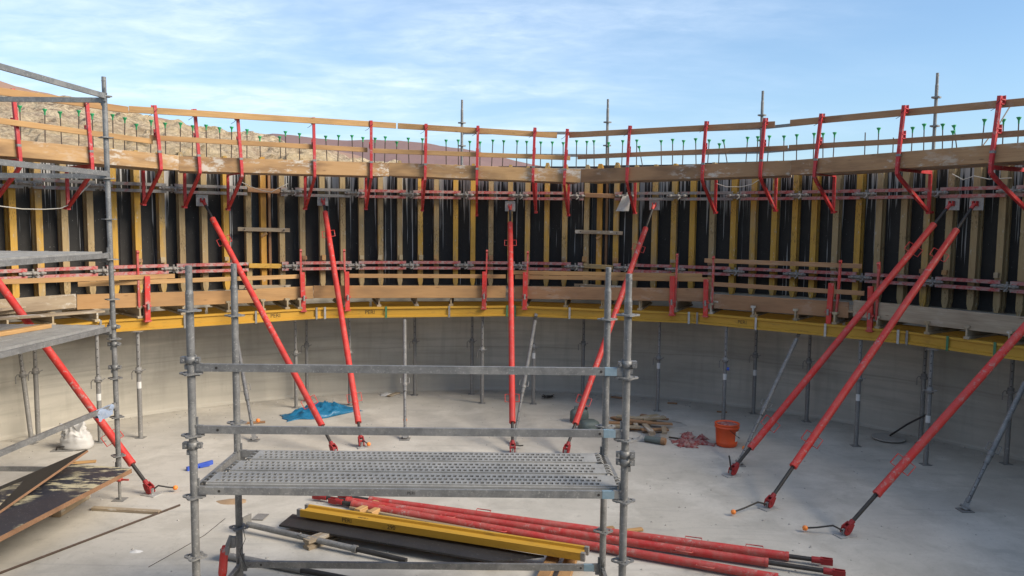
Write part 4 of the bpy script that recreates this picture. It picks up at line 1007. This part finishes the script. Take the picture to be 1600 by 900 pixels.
lying_strut((500, 776), (1200, 879), .06, 'dusty red strut lying on the floor, middle of the three', .40, .55, ((.28, -1), (.83, -1)))
lying_strut((525, 783), (1215, 903), .06, 'dusty red strut lying on the floor, nearest of the three', .25, .3, ((.40, -1), (.86, -1)))
# lying yellow girder (on its side) and what it rests on
zg = .19
gA, gB = G(474, 797, zg), G(914, 865, zg); d = (gB - gA).normalized(); s = UP.cross(d).normalized()
yg = place('lying_girder', MB().prof(ibeam_poly(), .02, (gB - gA).length - .02).mesh('lying_girder', M['yellow']), gA, gB, s)
tag(yg, 'yellow timber girder lying on its side on the floor with stencilled number', 'beam'); ORG[yg.name] = gA
L = (gB - gA).length
for x in (0, L):
    for zz_ in (-.08, .08):
        m = MB(); m.obox(V((x, 0, zz_)), V((.022, 0, 0)), V((0, .043, 0)), V((0, 0, .022))); c_ = bpy.data.objects.new('end_cap', m.mesh('end_cap', M['prop_steel'])); C.objects.link(c_); c_.parent = yg
yg_m = yg.matrix_basis.copy()
front = -1 if (CAM - gA).dot(s) < 0 else 1
def girder_text(txt, px, py, h, top=False):
    p = G(px, py, zg); xl_ = (p - gA).dot(d)
    cu = bpy.data.curves.new('c', 'FONT'); cu.body = txt; cu.size = h; cu.align_x = 'CENTER'; cu.align_y = 'CENTER'
    tmp = bpy.data.objects.new('tmp', cu); C.objects.link(tmp); bpy.context.view_layer.update()
    me = bpy.data.meshes.new_from_object(tmp); bpy.data.objects.remove(tmp); me.materials.clear(); me.materials.append(M['ink'])
    t_ = bpy.data.objects.new('lettering', me); C.objects.link(t_); t_.parent = yg
    n_ = s * front; yv = UP
    o_ = gA + d * xl_ + s * front * .1012
    if top: n_ = UP; yv = s; o_ = gA + d * xl_ + UP * .0155 - s * .01
    xv = yv.cross(n_); Mw = Matrix(((xv.x, yv.x, n_.x, o_.x), (xv.y, yv.y, n_.y, o_.y), (xv.z, yv.z, n_.z, o_.z), (0, 0, 0, 1)))
    t_.matrix_basis = yg_m.inverted() @ Mw
girder_text('PERI', 544, 812, .07); girder_text('290', 613, 823, .07); girder_text('PERI', 575, 806, .07, True)
pc = [G(457, 803, .115), G(436, 820, .115), G(770, 877, .115), G(850, 868, .115)]
m = MB(); m.add(pc + [p - UP * .021 for p in pc], [(0, 1, 2, 3), (7, 6, 5, 4), (0, 4, 5, 1), (1, 5, 6, 2), (2, 6, 7, 3), (3, 7, 4, 0)])
tag(m.build('plywood_strip', M['ply_dark'], origin=G(640, 840, 0)), 'long black plywood strip lying under the yellow girder', 'plywood')
a, b = G(478, 851, .055), G(514, 838, .055)
o = place('timber_block', MB().prof(ibeam_poly(.11, .11, .035, .04), 0, .42).mesh('timber_block', M['joist']), a, a + (b - a).normalized(), UP); tag(o, 'short profiled timber block under the left end of the black plywood strip', 'timber')
for i, (p, q) in enumerate((((558, 800), (588, 786)), ((577, 804), (604, 790)))):
    board('timber_bearer', G(*p, .05), G(*q, .05), .09, .07, M['plank'], label=['left one of two short pale bearers between girder and red struts', 'right one of two short pale bearers between girder and red struts'][i], cat='timber', group='short bearers under the girder')
for i, (p, q) in enumerate((((848, 905), (870, 860)), ((880, 905), (897, 862)))):
    board('timber_bearer', G(*p, .06), G(*q, .06), .13, .05, M['plank'], label=['left one of two boards under the right end of the yellow girder', 'right one of two boards under the right end of the yellow girder'][i], cat='timber', group='boards under the girder end')
a, b = G(550, 793, .03), G(850, 850, .03)
board('grey_plank', a + V((0, .06, 0)), b + V((0, .06, 0)), .16, .03, M['plank_grey'], label='grey plank on the floor between the yellow girder and red struts', cat='plank')
# lying grey prop and another
A, B = G(386, 819, .10), G(635, 876, .05); d = (B - A).normalized()
root = thing('steel_prop', 'grey steel prop lying on the floor with dark inner tube', 'prop', V((A.x, A.y, 0)))
Mi = A.lerp(B, .70); MB().tube(A, Mi, .034, 14).build('outer_tube', M['steel'], root); MB().tube(Mi, B, .027, 12).build('inner_tube', M['dark'], root)
s = UP.cross(d); m = MB(); m.obox(A + UP * .03, d * .006, s * .07, UP * .075); m.build('base_plate', M['prop_steel'], root)
m = MB(); m.tube(Mi - d * .03, Mi + d * .02, .042, 12); c = A.lerp(B, .36); m.path([c + UP * .04, c + UP * .04 - s * .06, c + UP * .03 - s * .07 + d * .16, c + d * .2], .009, 6); m.build('collar_nut', M['steel'], root)
A, B = G(352, 868, .04), G(600, 915, .04)
root = thing('steel_prop', 'dark steel prop lying on the floor at the bottom edge behind the lowest ledger', 'prop', V((A.x, A.y, 0)))
MB().tube(A, A.lerp(B, .5), .036, 14).build('outer_tube', M['prop_steel'], root); MB().tube(A.lerp(B, .5), B, .028, 12).build('inner_tube', M['dark'], root)
d = (B - A).normalized(); s = UP.cross(d); m = MB(); m.obox(A + UP * .03, d * .006, s * .07, UP * .07); m.build('base_plate', M['prop_steel'], root)
m = MB(); a, b = G(402, 812, .012), G(412, 803, .012); m.bar(a, b, .14, .008); tag(m.build('steel_plate', M['prop_steel'], origin=a), 'small steel plate lying behind the grey prop', 'plate')

# plywood sheets on the left
def slab(name, pts, th, mat, emat, lab, cat, grp=None):
    n_ = (pts[1] - pts[0]).cross(pts[2] - pts[0]).normalized(); n_ = n_ if n_.z > 0 else -n_
    root = thing(name, lab, cat, pts[0], grp)
    k = len(pts); top = [p + n_ * .0 for p in pts]; fs = tuple(range(k)); 
    bot = [p - n_ * th for p in pts]; t2 = [p - n_ * .002 for p in pts]; b2 = [p + n_ * .002 for p in bot]
    m = MB(); m.add(top, [fs]); m.build('face', M[mat], root)
    m = MB(); m.add(bot, [tuple(reversed(fs))]); m.build('face', M[mat], root)
    m = MB(); m.add(top + bot, [(i, (i + 1) % k, k + (i + 1) % k, k + i) for i in range(k)]); m.build('edge_band', M[emat], root)
    return root
p0, p1 = G(206, 732, .50), G(104, 724, .50); q0 = G(0, 838, .54); q0 = p0 + (q0 - p0) * 1.6; q1 = q0 + (p1 - p0) * 1.25
slab('loose_plywood', [p0, p1, q1, q0], .055, 'ply_used', 'ply_edge', 'large black plywood panel with peeling pale patches lying raised at the left', 'plywood', 'plywood panels at the left')
a0, a1 = G(137, 703, .74), G(0, 798, .56); a1 = a0 + (a1 - a0) * 1.5
up_d = ((a1 - a0).normalized().cross(V((1, .25, 0)))).normalized()
e1 = G(0, 766, .42); e1 = a0 + (e1 - a0) * 1.5
b0_ = a0 + (e1 - a1) * .04
slab('loose_plywood', [a0, a1, e1 + (e1 - a1) * .2, b0_], .025, 'ply_dark', 'ply_edge', 'narrow dark plywood panel lying askew on top of the larger one at the left', 'plywood', 'plywood panels at the left')
for i, (x, y) in enumerate(((120, 800), (10, 870))):
    c = G(x, y, .2); board('support_timber', V((p0.x - .75 - .45 * i, p0.y - .35 - 1.5 * i, .2)), V((p0.x - .75 - .45 * i, p0.y + .3 - 1.5 * i, .2)), .12, .39, M['plank_grey'], label=['timber block carrying the far end of the black plywood panel', 'timber block carrying the near end of the black plywood panel'][i], cat='timber', group='blocks under the plywood panel')
board('floor_batten', G(145, 794, .02), G(250, 800, .02), .07, .035, M['plank_grey'], label='dusty timber batten lying on the floor right of the black plywood panel', cat='timber')
tag(MB().tube(G(-60, 918, .014), G(281, 789, .014), .013, 8).build('rebar_rod', M['rebar'], origin=G(140, 840)), 'long dark rod lying on the floor at the lower left', 'rod')
tag(MB().path([G(232, 886, .004), G(275, 862, .004), G(320, 836, .004), G(352, 810, .004)], .003, 5).build('wire', M['dark'], origin=G(290, 850)), 'thin wire lying on the floor left of the front scaffold pole', 'wire')
# sand heap
def heap(name, c, rx, ry, h, mat, lab, cat, seed=0, kind=None):
    m = MB(); k = 26
    def fn(q):
        a = math.atan2(q.y, q.x); n_ = 1 + .35 * noise.noise(V((math.cos(a) * 1.3 + seed, math.sin(a) * 1.3, q.z * 5)))
        return V((q.x * rx * n_, q.y * ry * n_, q.z * h * (1 + .3 * noise.noise(V((q.x * 4, q.y * 4, seed))))))
    m.lathe(c, [(1.0, .0), (.8, .25), (.55, .6), (.3, .85), (.1, 1.0), (.001, 1.02)], k, fn)
    return tag(m.build(name, M[mat], origin=c), lab, cat, kind=kind)
heap('sand_heap', G(364, 784), .20, .10, .035, 'sand', 'small heap of brown sand behind the left front scaffold pole', 'sand')
heap('dust_heap', G(1010, 662), .75, .28, .04, 'dirt', 'flat heap of grey grit under the timber offcuts', 'grit', 3)
# blue level bar
a, b = G(292, 733, .03), G(332, 722, .03); m = MB(); m.bar(a, b, .035, .06); root = thing('spirit_level', 'blue spirit level lying on the floor behind the front left pole', 'level', V((a.x, a.y, 0)))
m.build('body', M['blue'], root); MB().bar(a.lerp(b, .55) - V((0, .05, .012)), a.lerp(b, .98) - V((0, .10, .012)), .03, .02).build('handle', M['blue'], root)
# leaning tool with red sleeve
c = G(352, 925); t0 = V((BLp.x - .11, 6.86, .98)); d = (t0 - V((t0.x + .02, t0.y - .12, 0))).normalized(); b0 = V((t0.x + .02, t0.y - .12, 0))
tt = PY(351, 852, 6.95); tb = PY(349, 935, 6.90); bb = V((tb.x, tb.y - .1, .01)); d = (tt - bb).normalized()
root = thing('hand_tool', 'long handled tool with red sleeve and grey head leaning by the left scaffold poles', 'tool', bb)
MB().tube(bb, tt - d * .27, .022, 10).build('shaft', M['plank'], root)
m = MB(); m.tube(tt - d * .30, tt - d * .24, .026, 12, .04); m.tube(tt - d * .24, tt - d * .06, .04, 12, .036); m.tube(tt - d * .06, tt, .036, 12, .02); m.build('sleeve', M['red'], root)
m = MB(); m.tube(tt - d * .08 + V((.01, 0, 0)), tt + V((.05, .03, .08)), .032, 10, .018); m.obox(tt + V((.06, .03, .02)), V((.03, 0, 0)), V((0, .02, 0)), V((0, 0, .05))); m.build('head', M['prop_steel'], root)

# white sack
c = G(122, 700)
def sackf(q):
    a = math.atan2(q.y, q.x); h = q.z / .42; f = max(0, h - .25)
    k = 1 + (.10 * math.sin(7 * a + q.z * 7 + 1.5 * math.sin(3 * a)) + .10 * math.sin(13 * a - q.z * 11)) * f + .10 * noise.noise(q * 6)
    crease = .02 * math.sin(a * 5 + h * 14) * (.3 + f)
    return V((q.x * k * 1.1 - .10 * f, q.y * k * .8, .86 * q.z * (1 + .25 * f * math.sin(4 * a + 1)) + crease))
m = MB(); m.lathe(c, [(.17, 0), (.215, .015), (.225, .06), (.22, .11), (.21, .15), (.215, .18), (.195, .215), (.18, .245), (.19, .265), (.165, .29), (.14, .31), (.155, .335), (.125, .36), (.14, .385), (.155, .41), (.13, .405), (.07, .36), (.001, .35)], 64, sackf)
tag(m.build('sack', M['sack'], origin=c), 'crumpled white woven sack standing on the floor at the left', 'sack')
c = G(97, 705, .0); root = thing('plastering_float', 'grey plastering float lying in front of the white sack', 'float', c)
m = MB(); m.bar(c + V((-.16, .0, .008)), c + V((.16, .05, .008)), .12, .01); m.build('blade', M['prop_steel'], root)
m = MB(); m.path([c + V((-.09, .0, .01)), c + V((-.08, .0, .06)), c + V((.05, .03, .065)), c + V((.07, .03, .01))], .014, 8); m.build('handle', M['dark'], root)
# blue tarpaulin, two crumpled lobes
def crumple(name, c, L, W, H, ang, mat, lab, cat, seed, nx=46, ny=22, grp=None, edge=1.0):
    m = MB(); ca, sa = math.cos(ang), math.sin(ang)
    for j in range(ny + 1):
        for i in range(nx + 1):
            u, v = i / nx * 2 - 1, j / ny * 2 - 1
            rim = 1 + .22 * edge * noise.noise(V((u * 2.2 + seed, v * 1.2, 3)))
            x, y = u * L / 2 * rim, v * W / 2 * rim * (1 + .25 * edge * math.sin(u * 4 + seed))
            e = max(0, 1 - max(abs(u), abs(v)) ** 2.2)
            f = .35 + .9 * (1 - abs(noise.noise(V((u * 3.1 + v * 1.3 + seed, v * 1.7 - u, seed))) * 2.2)) * .6 + .35 * (1 - abs(noise.noise(V((u * 7 + v * 6, v * 4 - u * 3, seed + 9))) * 2.4)) * .6
            env = .55 + .45 * math.sin(u * 2.5 + seed)
            z = H * e ** .6 * f * env + .006
            m.v.append(c + V((x * ca - y * sa, x * sa + y * ca, z)))
    for j in range(ny):
        for i in range(nx): m.f.append((j * (nx + 1) + i, j * (nx + 1) + i + 1, (j + 1) * (nx + 1) + i + 1, (j + 1) * (nx + 1) + i)); m.sm.append(True)
    o = m.build(name, M[mat], origin=c); sl = o.modifiers.new('thick', 'SOLIDIFY'); sl.thickness = .004
    return tag(o, lab, cat, grp)
pa, pb = G(446, 654), G(548, 640); cc = (pa + pb) / 2
crumple('tarpaulin', cc + V((0, .05, 0)), 1.40, .66, .20, math.atan2(pb.y - pa.y, pb.x - pa.x), 'tarp', 'crumpled bright blue tarpaulin lying on the floor under the left struts', 'tarpaulin', 1.3)
# jerrycans
def jerry(c, ang, lay, lab):
    root = thing('jerrycan', lab, 'jerrycan', c, 'jerrycans by the fourth strut'); ca, sa = math.cos(ang), math.sin(ang)
    ax, ay = V((ca, sa, 0)), V((-sa, ca, 0)); az = UP
    if lay: ax, ay, az = V((ca, sa, 0)), UP, V((sa, -ca, 0))
    W, T, Hh = .165, .10, .26 if lay else .24
    secs = [(0, .90), (.03, 1.0), (.55, 1.0), (.80, .97), (.92, .80), (1.0, .45)]
    m = MB(); n = 16; vs = []
    base = c + (UP * T * .5 + V((-sa, ca, 0)) * 0 if lay else UP * 0) + (UP * .02 if lay else UP * .0)
    for t, k in secs:
        for i in range(n):
            a = 2 * math.pi * i / n; e = 4.5; q = (abs(math.cos(a)) ** e + abs(math.sin(a)) ** e) ** (-1 / e)
            vs.append(base + ax * (W * k * q * math.cos(a)) + ay * (T * k * q * math.sin(a)) + az * (Hh * t - (Hh / 2 if lay else 0)))
    fs = [(j * n + i, j * n + (i + 1) % n, (j + 1) * n + (i + 1) % n, (j + 1) * n + i) for j in range(len(secs) - 1) for i in range(n)] + [tuple(range((len(secs) - 1) * n, len(secs) * n)), tuple(range(n - 1, -1, -1))]
    m.add(vs, fs, True); m.build('body', M['can'], root)
    t_ = base + az * (Hh * (1 if not lay else .5)); 
    m = MB(); m.path([t_ - ax * .10 - az * .04, t_ - ax * .09 + az * .035, t_ + ax * .03 + az * .035, t_ + ax * .05 - az * .02], .015, 8); m.build('handle', M['can'], root)
    MB().tube(t_ + ax * .12 - az * .05, t_ + ax * .13 + az * .02, .026, 12).build('cap', M['dark'], root)
jerry(G(905, 659), .2, False, 'grey-green jerrycan standing behind the foot of the fourth red strut'); jerry(G(921, 672), .35, True, 'grey-green jerrycan lying on its side by the fourth red strut')
# bucket
c = G(1135, 696); root = thing('bucket', 'orange plastic bucket with white label and filled top on the floor', 'bucket', c)
m = MB(); m.lathe(c, [(.001, .004), (.155, .004), (.165, .02), (.17, .06), (.172, .065), (.168, .07), (.185, .30), (.198, .305), (.198, .325), (.188, .33), (.19, .355), (.2, .36), (.2, .375), (.184, .378), (.178, .35)], 32); m.build('body', M['orange'], root)
m = MB(); m.lathe(c, [(.1785, .352), (.10, .358), (.05, .37), (.001, .362)], 24); m.build('contents', M['rag'], root)
m = MB(); k = 8; vs = [c + V((math.cos(-1.0 + .95 * i / k) * r, math.sin(-1.0 + .95 * i / k) * r, z)) for z, r in ((.10, .1735), (.27, .1865)) for i in range(k + 1)]; m.add(vs, [(i, i + 1, k + 2 + i, k + 1 + i) for i in range(k)], True); m.build('paper_label', M['white'], root)
m = MB(); m.path([c + V((math.cos(a) * .205, math.sin(a) * .205, .30 - .17 * math.sin(max(0, min(math.pi, (a + 1.6)))))) for a in [-1.6 + i * .157 for i in range(21)]], .005, 6); m.build('bail', M['dark'], root)
# timber offcuts
for i, x in enumerate(sorted(random.uniform(962, 1040) for _ in range(16))):
    y = random.uniform(650, 672); L = random.uniform(.25, .6); a = random.uniform(-.5, .6) + (1.57 if i % 5 == 0 else 0)
    p = G(x, y, .025 + .028 * (i % 4)); d = V((math.cos(a), math.sin(a), random.uniform(-.05, .05)))
    board('timber_offcut', p - d * L / 2, p + d * L / 2, random.uniform(.07, .13), random.uniform(.025, .05), M[random.choice(('plank_grey', 'plank_grey', 'plank_red', 'joist'))], label=f'dusty timber offcut, {ORD[i]} from the left in the pile by the right scaffold poles', cat='offcut', group='timber offcuts in the pile')
board('floor_slip', G(955, 620, .02), G(975, 622, .02), .06, .03, M['plank_red'], label='reddish timber slip on the floor by the back wall behind the scaffold pole', cat='timber')
board('floor_slip', G(1043, 629.5, .015), G(1058, 630.5, .015), .05, .025, M['plank_red'], label='tiny reddish timber slip lying at the wall foot right of the offcut pile', cat='timber')
board('floor_slip', G(1120, 643, .015), G(1136, 644, .015), .05, .02, M['plank_red'], label='reddish timber slip at the foot of the prop with the blue tag', cat='timber')
# red rags and brush
for i, (x, y, L) in enumerate(((1062, 690, .30), (1075, 684, .28), (1090, 691, .32), (1105, 694, .26), (1068, 696, .26), (1082, 697, .24), (1073, 679, .2), (1098, 686, .2))):
    crumple('rag', G(x, y, 0), L, L * .7, .07 + .02 * (i % 3), i * .9, 'rag', 'dusty red rag in the heap by the orange bucket, ' + ['at its left end', 'left of centre at the back', 'in its middle', 'at its right end', 'at the front left', 'at the front centre', 'small one at the back', 'small one at the back right'][i], 'rag', i * 2.1, 12, 8, 'red rags heaped on the floor')
a, b = G(1008, 685, .06), G(1040, 690, .06); root = thing('brush', 'dark hand brush with timber end lying left of the red rags', 'brush', V((a.x, a.y, 0)))
m = MB(); m.tube(a, a.lerp(b, .8), .045, 10, .06); m.build('bristles', M['can'], root); MB().tube(a.lerp(b, .8), b, .062, 10, .055).build('timber_end', M['plank_red'], root)
tag(MB().bar(G(1045, 683, .02), G(1068, 686, .02), .02, .02).build('rod_piece', M['rebar'], origin=G(1045, 683)), 'short dark rod between brush and red rags', 'rod')
crumple('rag', G(995, 688, 0), .35, .2, .1, .3, 'dirt', 'grey crumpled scrap beside the front right scaffold pole', 'scrap', 5.5, 14, 8)
# round pan with handle
c = G(1388, 687); root = thing('round_pan', 'pale round pan with a black handle lying by the right wall', 'pan', c)
m = MB(); m.lathe(c, [(.001, .03), (.19, .012), (.26, .02), (.27, .045), (.262, .045), (.20, .034), (.001, .05)], 28); m.build('dish', M['dirt'], root)
h = CYL(1447, 648, 8.9); m = MB(); m.path([c + V((.05, .05, .06)), c.lerp(V((h.x, h.y, h.z)), .5) + UP * .05, h], .016, 8); m.build('handle', M['dark'], root)
# cable scraps and paper by the wall
for i, (x, y, lab) in enumerate(((857, 623, 'tangled black cable scrap on the floor right of the straight strut'),)):
    p = G(x, y, .01); m = MB()
    for k in range(5):
        r_ = random.Random(k); m.path([p + V((r_.uniform(-.14, .14), r_.uniform(-.1, .1), r_.uniform(.01, .09))) for _ in range(5)], .007, 5)
    tag(m.build('cable_scrap', M['dark'], origin=p), lab, 'cable')
crumple('paper_scrap', G(606, 617, 0), .32, .22, .05, .2, 'white', 'torn paper scrap on the floor at the back wall foot', 'paper', 2.2, 10, 6)
board('floor_slip', G(607, 619, .02), G(622, 613.5, .02), .10, .02, M['plank_grey'], label='grey slip of wood beside the torn paper at the back wall', cat='timber')
for i, (x, y, lab) in enumerate(((399, 660, 'rusty short offcut by the left grey strut'), (130, 722, 'pale offcut on the floor behind the plywood panel'), (930, 828, 'pale offcut lying behind the red struts by the front right pole'), (975, 830, 'thin offcut lying behind the red struts right of the front right pole'))):
    p = G(x, y, .02); d = V((.16, .05, 0)) * (1.4 if i > 1 else 1); board('timber_offcut', p - d, p + d, .06, .03, M['plank_red' if i == 0 else 'plank'], label=lab, cat='offcut', group='single offcuts on the floor')
heap('paper_heap', G(212, 862), .07, .04, .02, 'white', 'small crushed paper scrap on the floor at lower left', 'paper', 6)
# small grit over the floor
m = MB(); rg = random.Random(3)
for i in range(900):
    a, r = rg.uniform(-1.6, 1.6), 9.5 * math.sqrt(rg.random()); 
    if i % 3 == 0: r = 9.55 - abs(rg.gauss(0, .35))
    p = POL(a, r, 0); s = rg.uniform(.006, .022) * (1.5 if i % 3 == 0 else 1)
    q = [p + V((math.cos(k * 1.57 + a) * s * rg.uniform(.6, 1.3), math.sin(k * 1.57 + a) * s * rg.uniform(.6, 1.3), .001)) for k in range(4)]
    m.add(q + [p + UP * s * .8], [(0, 1, 4), (1, 2, 4), (2, 3, 4), (3, 0, 4)])
tag(m.build('grit', M['dirt']), 'scattered grit and mortar crumbs over the floor', 'grit', kind='stuff')

# ------------------------------------------------------------------ hanging bits
def cyls(pts, R): return [CYL(x, y, R) for x, y in pts]
tag(MB().path(cyls([(-40, 318), (0, 322), (35, 326.5), (70, 327), (95, 325.5), (110, 319), (125, 303), (141, 287)], 9.05), .009, 6).build('cable', M['cable'], origin=CYL(70, 327, 9.05)), 'pale cable drooping across the girders at the far left', 'cable')
tag(MB().path(cyls([(378, 285), (393, 292), (410, 298), (424, 300), (437, 293), (450, 287)], 9.1), .008, 6).build('cable', M['cable'], origin=CYL(410, 298, 9.1)), 'pale cable end hanging beside the left orange closing girder', 'cable')
tag(MB().path(cyls([(1120, 287), (1135, 292), (1158, 292), (1175, 288), (1186, 281)], 9.1), .007, 6).build('cable', M['cable'], origin=CYL(1150, 292, 9.1)), 'thin grey cable loop under the right walkway beside a red bracket', 'cable')
tag(MB().path(cyls([(1488, 272), (1505, 281), (1522, 275), (1545, 280), (1580, 278)], 9.0), .008, 6).build('cable', M['cable'], origin=CYL(1505, 281, 9.0)), 'pale cable tangle under the walkway near the right edge', 'cable')
tag(MB().path(cyls([(1579, 165), (1560, 196), (1540, 222), (1527, 239)], 8.6), .010, 6).build('rope', M['cable'], origin=CYL(1540, 222, 8.6)), 'pale rope slanting from the last red post to the walkway at the right', 'rope')
m = MB(); c = CYL(976, 318, 9.0); nx, ny = 8, 8
rd = RAD(c); sd = V((-rd.y, rd.x, 0)) * -1
for j in range(ny + 1):
    for i in range(nx + 1):
        u, v = i / nx - .5, j / ny - .5; wdt = .26 * (1 - .35 * (v + .5)); m.v.append(c + sd * (u * wdt + .10 * (-v)) * -1 + UP * (v * .30) + rd * (.05 * math.sin(u * 5 + v * 3)))
for j in range(ny):
    for i in range(nx): m.f.append((j * (nx + 1) + i, j * (nx + 1) + i + 1, (j + 1) * (nx + 1) + i + 1, (j + 1) * (nx + 1) + i)); m.sm.append(True)
tag(m.build('hanging_cloth', M['white'], origin=c), 'small white cloth hanging from the upper waler right of the orange girder', 'cloth')
# objects with the same label must say so; finish
S.render.film_transparent = False
